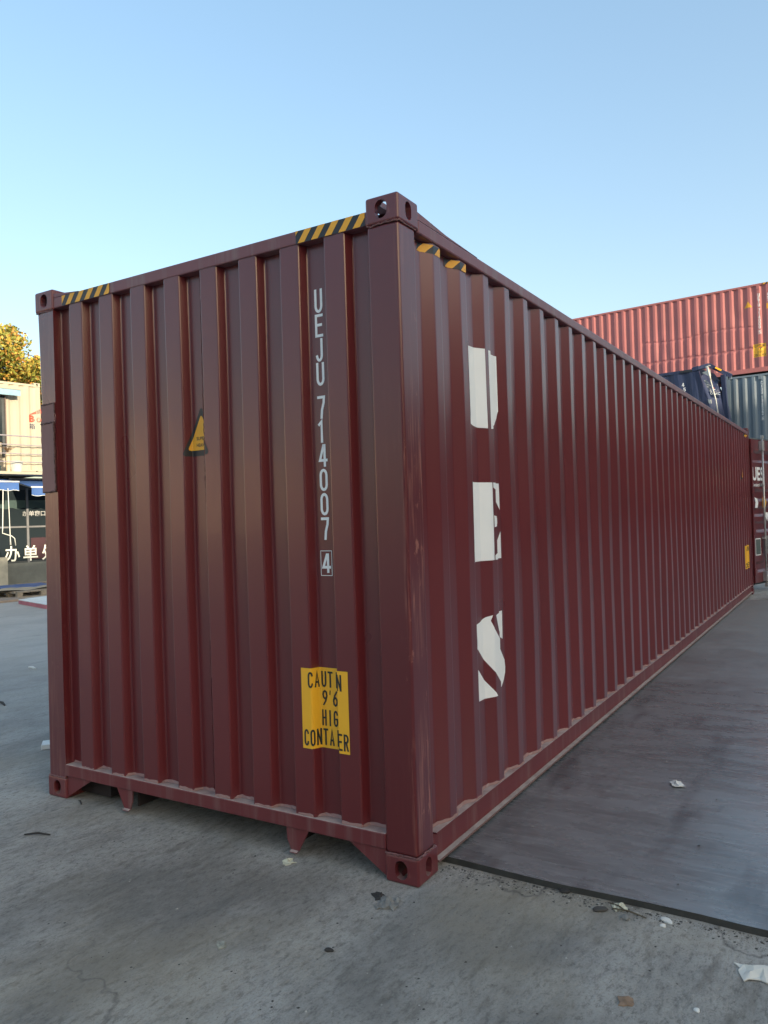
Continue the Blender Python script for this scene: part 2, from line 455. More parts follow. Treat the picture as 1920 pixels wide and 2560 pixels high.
# ---------------------------------------------------------------- door leaf (origin at the hinge, opens along +x, outside towards -y)
def door_leaf(parent, Wl, z0, z1, mat, rods=(.5, .93), top_mat=None, hard=True, origin=None, rz=0.0):
    root = MB()
    rec = [(2.52, 2.30), (1.83, 1.61), (1.53, 1.34), (1.265, 1.06), (.555, .35)]
    P = [(z1, 0)]
    for a, b in rec: P += [(a, 0), (a-.05, .036), (b+.05, .036), (b, 0)]
    P += [(z0, 0)]
    vs = []
    for z, d in P: vs += [(.03, d, z), (Wl-.03, d, z), (Wl-.03, .055, z), (.03, .055, z)]
    fs = []
    for i in range(len(P)-1):
        for k in range(4): fs.append((i*4+k, i*4+(k+1)%4, i*4+4+(k+1)%4, i*4+4+k))
    fs += [(0,1,2,3), tuple(len(P)*4-4+k for k in (3,2,1,0))]
    root.add(vs, fs)
    leaf = root.build('door_leaf', mat, parent)
    if origin: leaf.location = origin
    leaf.rotation_euler = (0, 0, rz)
    fr = MB(); fr.box((0, -.004, z0), (.045, .06, z1)); fr.box((Wl-.045, -.004, z0), (Wl, .06, z1))
    fr.build('door_stile', mat, leaf)
    MB().box((-.005, .012, z0-.03), (Wl+.005, .05, z0-.002)).build('gasket', m_rubber, leaf)
    MB().box((-.005, .012, z1+.002), (Wl+.005, .05, z1+.028)).build('gasket', top_mat or m_gasket_top, leaf)
    if hard:
        for x in rods:
            b = MB().tube([(x, -.045, z0-.07), (x, -.045, z1+.06)], .017, 10)
            rod = b.build('lock_rod', m_galv, leaf, smooth=True)
            for zc in (z0-.055, z1+.045):       # cams
                k = MB(); k.box((x-.045, -.062, zc-.012), (x+.045, -.028, zc+.012)); k.box((x-.028, -.066, zc-.035), (x-.010, -.024, zc+.035)); k.box((x+.012, -.066, zc-.02), (x+.028, -.024, zc+.03))
                k.build('cam', m_galv, leaf)
            for zc in (z0+.10, z1-.11): MB().box((x-.055, -.07, zc-.085), (x+.028, -.001, zc+.085)).build('rod_bracket', m_galv, leaf, bevel=.004)
            for zc in (z0+.78, z1-.80): MB().box((x-.055, -.06, zc-.02), (x+.03, -.001, zc+.02)).build('rod_bracket', m_galv, leaf, bevel=.004)
        x = rods[0]
        h = MB().box((x+.02, -.085, z0+.50), (x+.075, -.03, z0+.82)); h.tube([(x+.05, -.09, z0+.74), (x+.30, -.10, z0+.70), (x+.42, -.10, z0+.70)], .012, 6)
        h.build('door_handle', m_galv, leaf, bevel=.003)
        for i in range(4):
            g = MB(); z = z0+.2+i*(z1-z0-.4)/3; g.box((-.03, -.02, z-.05), (.06, .012, z+.05)); g.tube([(-.02, -.01, z-.07), (-.02, -.01, z+.07)], .014, 8)
            g.build('hinge', mat, leaf, bevel=.003)
    return leaf

# ================================================================ STRUCTURE
# ground --------------------------------------------------------
def ground_material():
    m, t, p = new_mat('dusty_concrete')
    co = coord(t)
    big = noise(t, co, .35, 6, .6); mid = noise(t, co, 2.3, 7, .62, (1, 1.8, 1, .5)); fine = noise(t, co, 27, 9, .78, (.8, 1.5, 1, .5)); sp = noise(t, co, 110, 4, .7); chip = noise(t, co, 62, 6, .8)
    c = mix(t, ramp(t, big, [(.35, 0), (.65, 1)]), (.25, .238, .208), (.42, .405, .355))
    c = mix(t, ramp(t, mid, [(.35, 0), (.65, 1)]), c, (.42, .41, .37))
    c = mix(t, math_(t, 'MULTIPLY', ramp(t, fine, [(.39, 1), (.49, 0)]), .62), c, (.12, .115, .10))
    c = mix(t, math_(t, 'MULTIPLY', ramp(t, fine, [(.52, 0), (.64, 1)]), .42), c, (.50, .485, .44))
    c = mix(t, math_(t, 'MULTIPLY', ramp(t, chip, [(.57, 0), (.65, 1)]), .7), c, (.50, .49, .45))
    c = mix(t, math_(t, 'MULTIPLY', ramp(t, chip, [(.29, 1), (.36, 0)]), .6), c, (.05, .05, .046))
    c = mix(t, math_(t, 'MULTIPLY', ramp(t, sp, [(.38, 1), (.48, 0)]), .3), c, (.09, .09, .08))
    strk = noise(t, co, 1, 8, .7, (3.2, 13, 1, .9)); c = mix(t, math_(t, 'MULTIPLY', ramp(t, strk, [(.35, 1), (.46, 0)]), .5), c, (.13, .12, .10))
    stn = noise(t, co, .75, 7, .62, (1, 1.5, 1, .6)); c = mix(t, math_(t, 'MULTIPLY', ramp(t, stn, [(.46, 0), (.60, 1)]), .62), c, (.135, .13, .115))
    tan = noise(t, co, .9, 4, .5); c = mix(t, math_(t, 'MULTIPLY', ramp(t, tan, [(.5, 0), (.68, 1)]), .4), c, (.33, .285, .19))
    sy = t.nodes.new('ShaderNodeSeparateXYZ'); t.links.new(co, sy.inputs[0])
    pale = ramp(t, math_(t, 'ADD', math_(t, 'MULTIPLY', sy.outputs[1], .1), math_(t, 'MULTIPLY', mid, .25)), [(.30, 0), (.85, .6)])  # sky brightness of the open yard at left painted in as paler ground
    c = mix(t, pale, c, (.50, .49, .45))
    # tyre scuffs: long faint dark arcs
    w = t.nodes.new('ShaderNodeTexWave'); w.wave_type = 'RINGS'; w.rings_direction = 'Z'; w.inputs['Scale'].default_value = .55; w.inputs['Distortion'].default_value = 14; w.inputs['Detail'].default_value = 4; w.inputs['Detail Scale'].default_value = .5
    mp = t.nodes.new('ShaderNodeMapping'); mp.inputs['Location'].default_value = (3.5, 6, 0); t.links.new(co, mp.inputs[0]); t.links.new(mp.outputs[0], w.inputs[0])
    c = mix(t, math_(t, 'MULTIPLY', math_(t, 'MULTIPLY', ramp(t, w.outputs[1], [(.86, 0), (.97, 1)]), ramp(t, mid, [(.5, 0), (.65, 1)])), .22), c, (.07, .07, .07))
    # hairline cracks
    v = t.nodes.new('ShaderNodeTexVoronoi'); v.feature = 'DISTANCE_TO_EDGE'; v.inputs['Scale'].default_value = .32
    dm = t.nodes.new('ShaderNodeVectorMath'); dm.operation = 'ADD'; nn = t.nodes.new('ShaderNodeTexNoise'); nn.inputs['Scale'].default_value = 1.6; nn.inputs['Detail'].default_value = 6
    t.links.new(co, nn.inputs[0]); t.links.new(co, dm.inputs[0]); t.links.new(nn.outputs[1], dm.inputs[1]); t.links.new(dm.outputs[0], v.inputs[0])
    ck = ramp(t, v.outputs[0], [(.0, 1), (.0035, 0)])
    c = mix(t, math_(t, 'MULTIPLY', math_(t, 'MULTIPLY', ck, ramp(t, big, [(.45, 0), (.6, 1)])), .55), c, (.05, .05, .048))
    t.links.new(c, p.inputs['Base Color'])
    t.links.new(ramp(t, mid, [(.3, .78), (.7, .95)]), p.inputs['Roughness']); p.inputs['Specular IOR Level'].default_value = .3
    h = math_(t, 'ADD', math_(t, 'MULTIPLY', mid, 1.6), math_(t, 'ADD', math_(t, 'MULTIPLY', fine, .8), math_(t, 'MULTIPLY', sp, .2)))
    bump(t, p, h, .8, .014)
    return m
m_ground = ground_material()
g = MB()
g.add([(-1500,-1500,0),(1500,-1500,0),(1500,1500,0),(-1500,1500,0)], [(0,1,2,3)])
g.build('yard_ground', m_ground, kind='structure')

hb = MB(); nseg = 240; vs = []
for i in range(nseg):
    a = 2*math.pi*i/nseg; rr_ = 270 + 12*math.sin(a*7); hh_ = 7 + 2.2*math.sin(a*23) + 1.6*math.sin(a*61+1) + 1.2*random.random()
    vs += [(rr_*math.cos(a), rr_*math.sin(a), 0), ((rr_+6)*math.cos(a), (rr_+6)*math.sin(a), hh_), ((rr_+40)*math.cos(a), (rr_+40)*math.sin(a), hh_*.8), ((rr_+60)*math.cos(a), (rr_+60)*math.sin(a), 0)]
hb.add(vs, [(4*i+k, 4*((i+1) % nseg)+k, 4*((i+1) % nseg)+k+1, 4*i+k+1) for i in range(nseg) for k in range(3)])
hb.build('wooded_hills', simple('far_woods', (.045, .06, .035), .9, 0, .4, .05), kind='structure')
def plate_material():
    m, t, p = new_mat('steel_plate')
    co = coord(t)
    a = noise(t, co, 1.0, 7, .6, (1.1, .35, 1, .1)); b = noise(t, co, 1.0, 8, .65, (7, 2.6, 1)); s = noise(t, co, 1, 9, .7, (46, 5, 1)); sp = noise(t, co, 60, 3)
    c = mix(t, ramp(t, a, [(.35, 0), (.65, 1)]), (.15, .158, .155), (.25, .26, .255))
    c = mix(t, math_(t, 'MULTIPLY', ramp(t, b, [(.5, 0), (.7, 1)]), .55), c, (.31, .32, .32))
    c = mix(t, math_(t, 'MULTIPLY', ramp(t, b, [(.28, 1), (.5, 0)]), .5), c, (.10, .10, .10))
    c = mix(t, math_(t, 'MULTIPLY', ramp(t, s, [(.50, 0), (.64, 1)]), .55), c, (.36, .37, .36))
    # oily dark stain patches along the container
    st = noise(t, co, 1, 6, .6, (.9, 3.2, 1, .0))
    c = mix(t, math_(t, 'MULTIPLY', ramp(t, st, [(.56, 0), (.68, 1)]), .6), c, (.06, .06, .062))
    # dry dust towards the far end
    spx = t.nodes.new('ShaderNodeSeparateXYZ'); t.links.new(co, spx.inputs[0])
    far = math_(t, 'MULTIPLY', ramp(t, math_(t, 'ADD', math_(t, 'DIVIDE', spx.outputs[0], 10.), math_(t, 'MULTIPLY', math_(t, 'SUBTRACT', a, .5), .5)), [(.30, 0), (.80, 1)]), .75)
    c = mix(t, far, c, mix(t, b, (.22, .215, .19), (.36, .35, .30)))
    t.links.new(c, p.inputs['Base Color'])
    r = math_(t, 'ADD', ramp(t, b, [(.3, .20), (.7, .34)]), math_(t, 'MULTIPLY', far, .25))
    t.links.new(r, p.inputs['Roughness'])
    p.inputs['Metallic'].default_value = .35; p.inputs['Specular IOR Level'].default_value = 1.0
    h = math_(t, 'ADD', a, math_(t, 'ADD', math_(t, 'MULTIPLY', b, .3), math_(t, 'MULTIPLY', s, .05))); bump(t, p, h, .4, .02)
    return m
m_plate = plate_material()
m_plate_edge = simple('plate_edge', (.045, .046, .04), .75, 0, .3, 12, bmp=.3)
pl = MB()
x0, x1, ya, yb = .262, 10.95, -6.5, 1.1
n = 40
for i in range(n):           # near edge slightly wavy
    pass
top = MB(); N = 60
ed = [(x0 + .006*math.sin(i*.9) + .004*random.random(), yb + (ya-yb)*i/N) for i in range(N+1)]
vs = [(x, y, .028 + .003*math.sin(y*2.1)) for x, y in ed] + [(x1, y, .028) for x, y in ed]
top.add(vs, [(i, N+1+i, N+2+i, i+1) for i in range(N)])
top_o = empty('steel_plate', (0,0,0), label='large dark steel ground plate lying along the right side of the maroon container', cat='metal plate')
top.build('plate_top', m_plate, top_o)
e = MB(); vs = [(x, y, z) for x, y in ed for z in (.0, .0275 + .003*math.sin(y*2.1))]
e.add(vs, [(2*i, 2*i+2, 2*i+3, 2*i+1) for i in range(N)])
e.build('plate_edge', m_plate_edge, top_o); MB().box((x1-.01, ya, 0), (x1, yb, .0275)).build('plate_edge', m_plate_edge, top_o)

# ================================================================ MAIN CONTAINER
L, Wd, H = 12.192, 2.438, 2.896
main = empty('shipping_container', (0,0,0), label='large maroon high-cube shipping container filling the foreground with white letters on its side', cat='shipping container')
castings(main, L, Wd, H, m_cast)
# posts
def y_out(z):
    K = [(.11, 2.432), (.2, 2.430), (.82, 2.426), (1.17, 2.418), (1.5, 2.412), (1.86, 2.404), (2.18, 2.404), (2.28, 2.411), (2.6, 2.419), (2.79, 2.425)]
    for (a, ya), (b, yb) in zip(K, K[1:]):
        if a <= z <= b: return ya + (yb-ya)*(z-a)/(b-a)
    return K[-1][1]
def bent_post(mat):
    zs = [.12 + (H-.24)*i/36 for i in range(37)]; k = MB(); vs = []
    for z in zs:
        yo = y_out(z); P = [(.005, 2.280), (.005, yo-.012), (.009, yo-.004), (.017, yo), (.152, yo), (.152, 2.280)]
        vs += [(x, y, z) for x, y in P]
    fs = [(6*i+a, 6*i+(a+1)%6, 6*i+6+(a+1)%6, 6*i+6+a) for i in range(36) for a in range(6)] + [tuple(range(6)), tuple(6*36+a for a in range(6))]
    k.add(vs, fs); return k.build('corner_post', mat, main)
def post(x0, y0, x1, y1, mat, z0=.118, z1=H-.118, bev=.012):
    return MB().box((x0, y0, z0+.002), (x1, y1, z1-.002)).build('corner_post', mat, main, bevel=bev, seg=3)
post(.005, .005, .152, .160, m_post); bent_post(paint('scratched_maroon_paint', (.118,.017,.0205), rough=.28, wear=.3, coat=.8))
post(L-.12, .005, L-.005, .11, m_maroon); post(L-.12, Wd-.11, L-.005, Wd-.005, m_maroon)
# weld beads round the casting joints
def bead(path, r=.0045, name='weld_bead', mat=m_weld, parent=main):
    pts = []
    for a, b in zip(path, path[1:]):
        a, b = Vector(a), Vector(b); n = max(2, int((b-a).length/.012))
        for i in range(n): pts.append(a.lerp(b, i/n) + Vector((random.gauss(0,.0012), random.gauss(0,.0012), random.gauss(0,.0016))))
    pts.append(Vector(path[-1]))
    MB().tube(pts, [r*random.uniform(.7, 1.25) for _ in pts], 6).build(name, mat, parent, smooth=True)
for z in (H-.120, .120):
    bead([(.004, .160, z), (.003, .01, z), (.01, .003, z), (.155, .004, z)])
    bead([(.004, Wd-.158, z), (.003, Wd-.01, z)])
# end wall rails
MB().box((.008, .158, 2.785), (.075, Wd-.158, 2.846)).build('end_header', m_rail, main, bevel=.006)
MB().box((.002, .158, .130), (.075, Wd-.158, .197)).build('end_sill', m_sill, main, bevel=.005)
# top side rails
for y in (0.0, Wd-.06):
    MB().box((.176, y+.001, 2.768), (L-.14, y+.06, 2.829)).build('top_rail', m_rail, main, bevel=.008)
MB().prism([(.176, .003, 2.829), (.80, .003, 2.8295), (.45, .003, 2.839), (.176, .003, 2.862)], (0, .012, 0)).build('rail_gusset', m_rail, main)
MB().prism([(.008, Wd-.162, 2.846), (.008, Wd-.38, 2.846), (.008, Wd-.28, 2.856), (.008, Wd-.162, 2.868)], (.012, 0, 0)).build('rail_gusset', m_rail, main)
# bottom side rails: web, ledge and dusty lower flange
for s_ in (0, 1):
    f = (lambda y: y) if s_ == 0 else (lambda y: Wd-y)
    r = MB()
    r.box((.176, min(f(.004), f(.05)), .160), (L-.17, max(f(.004), f(.05)), .167))
    r.box((.176, min(f(.024), f(.03)), .050), (L-.17, max(f(.024), f(.03)), .160))
    r.build('bottom_rail', m_maroon if s_ else m_sill, main)
    MB().box((.176, min(f(-.004), f(.06)), .040), (L-.17, max(f(-.004), f(.06)), .050)).build('rail_flange', paint('dusty_flange_paint', (.17, .10, .09), rough=.7, dust=(.42, .36, .31), dust_amt=1.0) if s_ == 0 else m_sill, main)
# corrugated walls
def slack(u, z, d):
    return .0025*math.sin(u*1.7+z*2.3)*math.sin(z*1.1) + .0015*math.sin(u*5.1+z*3.7)
P_side = corr(.14, L-.11, .391, .2765, .066, .068, .010, .046, .006)
T_side = lambda u, d, z: (u, d, z)
panel('side_panel', P_side, .165, 2.775, T_side, m_maroon, main, rows=10, warp=slack)
panel('side_panel', P_side, .165, 2.775, lambda u, d, z: (u, Wd-d, z), m_maroon, main)
P_end = corr(.15, Wd-.15, 2.150, .2513, .108, .019, .012, .058, .006)
T_end = lambda u, d, z: (d, u, z)
panel('end_panel', P_end, .195, 2.79, T_end, m_maroon, main, rows=8, warp=slack)
bead([(.057, 1.188, .2), (.057, 1.188, 1.5), (.057, 1.188, 2.79)], .0028, mat=m_maroon)
# ragged caulk on the ledges, in the valleys of the sheet
m_caulk = paint('dusty_caulk', (.30, .18, .16), rough=.8, dust=(.42, .33, .30), dust_amt=.9)
for (prof, T, z, d_in, d_out, u0, u1, nm) in ((P_side, T_side, .1675, .056, .0045, .18, 11.9, 'ledge_sealant'), (P_end, T_end, .1975, .068, .005, .165, Wd-.165, 'ledge_sealant')):
    k = MB(); u = u0; A = []; 
    while u < u1: A.append(u); u += .02
    va = [T(a, max(prof(a)+.004, d_out+.004), z+.0015+random.random()*.004) for a in A]
    vb = [T(a, prof(a) - min(.010, max(prof(a)-d_out-.002, .001))*random.uniform(.4, 1), z+.0008) for a in A]
    m_ = len(A); vc = [T(a, prof(a)-.0008+.001, z+.010+random.random()*.006) for a in A]
    k.add(vb+vc, [(i, i+1, m_+i+1, m_+i) for i in range(m_-1)])
    k.build(nm, m_caulk, main)
# roof and floor
rf = MB(); pr = corr(.07, L-.1, .3, .209, .09, .014, 0, .020, .003)
vs = []; 
for u, d in pr.p: vs += [(u, .05, 2.846-d), (u, Wd-.05, 2.846-d)]
rf.add(vs, [(2*i, 2*i+2, 2*i+3, 2*i+1) for i in range(len(pr.p)-1)]); rf.build('roof_panel', m_maroon, main)
MB().box((.08, .06, .150), (L-.15, Wd-.06, .178)).build('floor', m_under, main)
cm = MB()
x = 3.6
while x < L-.3: cm.box((x, .07, .06), (x+.045, Wd-.07, .148)); x += .30
cm.build('cross_members', m_under, main, kind='stuff')
# gooseneck tunnel side plates ending in tapered tabs below the end sill
for y, s_ in ((1.75, 1), (.687, -1)):
    MB().box((.06, y-.006, .03), (3.5, y+.006, .149)).build('gooseneck_beam', m_under, main)
def tab(ytop0, ytop1, yb0, yb1, xb=.012):
    k = MB(); k.prism([(.010, ytop0, .131), (.010, ytop1, .131), (.010, ytop1+(yb1-ytop1)*.1, .075), (.010, yb1, .026), (.010, yb0, .026)], (.008, 0, 0))
    k.prism([(-.004, yb0, .020), (-.004, yb1, .020), (.018, yb1, .028), (.018, yb0, .028)], (0, 0, .004))
    k.build('support_tab', m_sill, main)
tab(1.859, 1.737, 1.803, 1.757); tab(.571, .699, .632, .674)
def gusset(y0, y1):
    k = MB(); k.prism([(.012, y0, .131), (.012, y1, .131), (.012, y0, .014)], (.006, 0, 0))
    k.box((.02, min(y0, y0+.0)-.003, .02), (.15, y0+.003, .131)); k.build('corner_gusset', m_sill, main)
gusset(.1625, .356); gusset(Wd-.1625, 2.07)
MB().box((.10, 2.02, .02), (.18, 2.40, .13)).build('jacking_beam', m_under, main)
# repair plates welded on the left post
def jag(y0, y1, z0, z1, x):
    P = []
    n = 12
    for i in range(n): P.append((x, y0+(y1-y0)*i/n, z0+random.uniform(-.003, .003)))
    for i in range(n*2): P.append((x, y1+random.uniform(-.003, .003), z0+(z1-z0)*i/(n*2)))
    for i in range(n): P.append((x, y1-(y1-y0)*i/n, z1+random.uniform(-.004, .004)))
    for i in range(n*2): P.append((x, y0+random.uniform(-.003, .003), z1-(z1-z0)*i/(n*2)))
    return P
MB().prism(jag(2.292, 2.408, 1.742, 2.132, -.002), (.010, 0, 0)).build('repair_plate', m_patch, main)
MB().prism(jag(2.288, 2.408, 2.138, 2.242, .001), (.008, 0, 0)).build('repair_plate', m_patch, main)
m_rustw = simple('rough_weld', (.10, .05, .045), .6, 0, .6, 80)
bead([(-.002, 2.407, 2.134), (-.002, 2.292, 2.140), (-.002, 2.290, 2.0), (-.001, 2.290, 1.745), (-.001, 2.407, 1.742)], .0045, mat=m_rustw)
bead([(.001, 2.407, 2.243), (.001, 2.288, 2.246), (.001, 2.286, 2.19)], .0035, mat=m_rustw)

# lettering on the end wall ------------------------------------
def Tend(u, d, z): return (d, u, z)
wz = [(2.465,2.576),(2.365-.0,2.465-.006),(2.253,2.357),(2.144,2.248),None]
rows = [('U',2.472,2.580),('E',2.362,2.466),('J',2.251,2.356),('U',2.142,2.247),('7',1.992,2.096),('1',1.884,1.986),('4',1.775,1.877),('0',1.666,1.766),('0',1.556,1.657),('7',1.445,1.547),('4',1.296,1.384)]
for ch, za, zb in rows:
    bm = bmesh.new(); w = .044 if ch != '4' else .046
    yc = .4605
    if ch == '1': yc += .002
    glyph_strokes(bm, ch, yc+w/2, za, w, zb-za, .0125, sx=-1)
    o = drape('number_lettering', bm, P_end, T_end, .0012, m_white, main, warp=slack)
bm = bmesh.new()
for st in ([(0,0),(0,1),(1,1),(1,0),(0,0)],):
    P = st; x0b, x1b, z0b, z1b, s_ = .4915, .4285, 1.283, 1.397, .0028
    for (a, b, c, d) in ((x0b, z0b, x1b, z0b+s_), (x0b, z1b-s_, x1b, z1b), (x0b, z0b+s_, x0b-s_, z1b-s_), (x1b+s_, z0b+s_, x1b, z1b-s_)):
        bm.faces.new([bm.verts.new((a, b, 0)), bm.verts.new((c, b, 0)), bm.verts.new((c, d, 0)), bm.verts.new((a, d, 0))])
drape('number_box', bm, P_end, T_end, .0012, m_white, main, warp=slack)
# caution sticker
def caution(parent, prof, T, ua, ub, za, zb, warp=None, sx=-1, mat_y=m_yellow):
    """ua = left edge as read, ub = right edge"""
    at = ub
    ua = ub - sx*prof.length(ua, ub)
    drape('caution_sticker', poly_bm([[(ua, za), (ub, za), (ub, zb), (ua, zb)]]), prof, T, .0012, mat_y, parent, warp, at)
    w = abs(ub-ua); h = zb-za
    bm = bmesh.new()
    for (txt, z0, z1, a, b) in (('CAUTION', .755, .955, .12, .89), ('9', .525, .72, .355, .45), ("'", .525, .72, .47, .52), ('6', .525, .72, .54, .63), ('"', .525, .72, .66, .73), ('HIGH', .275, .475, .342, .725), ('CONTAINER', .035, .24, .03, .985)):
        n = len(txt); cw = (b-a)*w/(n + (n-1)*.28); hh = (z1-z0)*h; x = ua + sx*a*w
        for c_ in txt:
            glyph_strokes(bm, c_, x, za+z0*h, cw, hh, min(.0088, cw*.34), sx=sx); x += sx*cw*1.28
    drape('sticker_lettering', bm, prof, T, .0022, m_black, parent, warp, at)
caution(main, P_end, T_end, .588, .332, .505, .868, slack)
# super heavy triangle on the end wall
def tri_pts(ax, az, bx, cx, z0, r=.02, n=4):
    A, B, Cc = Vector((ax, az)), Vector((bx, z0)), Vector((cx, z0)); out = []
    for p, q, s_ in ((Cc, A, B), (A, B, Cc), (B, Cc, A)):
        d1, d2 = (p-q).normalized(), (s_-q).normalized(); a, b = q+d1*r*1.6, q+d2*r*1.6
        for i in range(n+1):
            t = i/n; v = a*(1-t)**2+q*2*t*(1-t)+b*t*t; out.append((v.x, v.y))
    return out
def heavy(parent, prof, T, uc, hw, z0, z1, warp=None, sx=-1, txt=True, arc_at=None):
    if txt: drape('warning_sticker', poly_bm([tri_pts(uc, z1, uc-hw, uc+hw, z0, hw*.14)]), prof, T, .0012, m_black, parent, warp, arc_at)
    k = .76; c = z0 + (z1-z0)*.30
    drape('warning_triangle', poly_bm([tri_pts(uc, c+(z1-c)*k, uc-hw*k*.96, uc+hw*k*.96, c-(c-z0)*.62, hw*.10)]), prof, T, .0022, m_orange_tri, parent, warp, arc_at)
    if txt:
        for s_, zz in (('SUPER', .315), ('HEAVY', .18)):
            drape('warning_lettering', text_bm(s_, uc - sx*.034, z0+(z1-z0)*zz, .063, (z1-z0)*.068, sx, .012), prof, T, .0032, m_black, parent, warp, arc_at)
heavy(main, P_end, T_end, 1.206, .123, 1.876, 2.128, slack, arc_at=1.206)
# hazard tape on the rails and ribs
def tape(parent, prof, T, u0, u1, z0, z1, n, lean, first=0, name='hazard_tape', off=.0012):
    drape(name, poly_bm([[(u0, z0), (u1, z0), (u1, z1), (u0, z1)]]), prof, T, off, m_black, parent)
    drape('tape_stripes', poly_bm(stripes_polys(u0, u1, z0, z1, n, lean, first)), prof, T, off+.001, m_orange_tri, parent)
Thead = lambda u, d, z: (.008+d, u, z)
tape(main, None, Thead, .168, .540, 2.787, 2.843, 5, -.042, .35)
tape(main, None, Thead, 1.800, 2.200, 2.787, 2.843, 5, -.042, .1)
tape(main, P_side, T_side, .215, .425, 2.720, 2.760, 2, .045, .15)
tape(main, P_side, T_side, .50, .70, 2.720, 2.760, 2, .045, .1)
tape(main, P_side, T_side, 11.62, 11.95, 2.720, 2.760, 3, .045, .1)
# big stencil letters on the side wall
Uu = [[(.667,2.385),(.876,2.385),(.876,1.977),(.82,1.978),(.765,1.985),(.72,2.000),(.69,2.016),(.667,2.035)],
      [(.914,2.385),(1.094,2.385),(1.094,2.09),(1.075,2.05),(1.04,2.01),(.99,1.985),(.914,1.977)]]
Ee = [[(.665,1.302),(.901,1.302),(.901,1.700),(.665,1.700)],
      [(.912,1.700),(1.070,1.700),(1.070,1.558),(1.012,1.612),(.95,1.66),(.912,1.675)],
      [(.912,1.53),(1.03,1.515),(1.03,1.485),(.912,1.47)],
      [(.912,1.302),(1.070,1.302),(1.070,1.445),(1.012,1.388),(.95,1.34),(.912,1.325)]]
Ss = [[(.667,.890),(.700,.895),(.749,.863),(.808,.807),(.869,.739),(.938,.672),(1.029,.622),(1.060,.650),(1.082,.69),(1.085,.718),(1.079,.757),(1.028,.821),(.941,.895),(.882,.951),(.858,.995),(.872,1.022),(.829,1.016),(.784,.997),(.72,.985),(.69,.965),(.672,.93)],
      [(.903,1.018),(.936,1.026),(1.061,1.022),(1.060,.872),(1.0,.895),(.935,.932)],
      [(.700,.800),(.754,.755),(.811,.699),(.898,.606),(.700,.606)]]
for nm, polys in (('logo_letter', Uu), ('logo_letter', Ee), ('logo_letter', Ss)):
    drape(nm, poly_bm(polys), P_side, T_side, .0012, m_white, main, slack)
# far stickers on the side
caution(main, P_side, T_side, 11.34, 11.70, .49, .875, slack, sx=1)
heavy(main, P_side, T_side, 11.19, .13, 1.98, 2.21, slack, sx=1, txt=True)
# rear frame and open door
MB().box((L-.06, .11, 2.73), (L-.005, Wd-.11, 2.85)).build('end_header', m_maroon, main)
MB().box((L-.10, .11, .02), (L-.005, Wd-.11, .16)).build('end_sill', m_maroon, main)
leaf = door_leaf(main, 1.17, .18, 2.71, m_maroon, rods=(.40, .83), origin=(L+.004, -.02, 0), rz=rad(-15))
drape('logo_lettering', text_bm('UES', .015, 1.98, .50, .245, 1, .03), None, lambda u, d, z: (u, d, z), .003, m_white, leaf)
drape('small_lettering', text_bm('Container', .015, 1.875, .28, .065, 1, .01), None, lambda u, d, z: (u, d, z), .003, m_white, leaf)
drape('small_lettering', text_bm('Leasing', .315, 1.86, .20, .08, 1, .01), None, lambda u, d, z: (u, d, z), .003, m_white, leaf)
def crescent(x, z0, z1, w, mat, nm):
    h = z1-z0; P = [(x, z0)] + [(x+w*math.sin(math.pi*i/8), z0+h*i/8) for i in range(1, 8)] + [(x, z1)] + [(x+w*.35*math.sin(math.pi*i/8), z0+h*i/8) for i in range(7, 0, -1)]
    drape(nm, poly_bm([P]), None, lambda u, d, z: (u, d, z), .003, mat, leaf)
drape('warning_sticker', poly_bm([[(.08,1.50),(.20,1.50),(.24,1.59),(.20,1.66),(.08,1.69),(.12,1.60)]]), None, lambda u, d, z: (u, d, z), .004, m_white, leaf)
drape('warning_sticker', poly_bm([[(.44,1.50),(.56,1.50),(.62,1.59),(.56,1.67),(.44,1.68)]]), None, lambda u, d, z: (u, d, z), .004, m_yellow, leaf)
drape('warning_sticker', poly_bm([[(.50,1.41),(.68,1.41),(.68,1.33),(.62,1.25)]]), None, lambda u, d, z: (u, d, z), .004, m_white, leaf)
drape('data_plate_border', poly_bm([rrect(.05,.66,.29,.96,.01)]), None, lambda u, d, z: (u, d, z), .004, m_white, leaf)
drape('data_plate', poly_bm([rrect(.065,.675,.275,.945,.006)]), None, lambda u, d, z: (u, d, z), .006, simple('grey_data_plate', (.10,.13,.12), .5), leaf)
leaf2 = door_leaf(main, 1.17, .18, 2.71, m_maroon, hard=False, origin=(L+.03, Wd-.11, 0), rz=rad(175))
leaf2.rotation_euler = (0, 0, rad(-90))

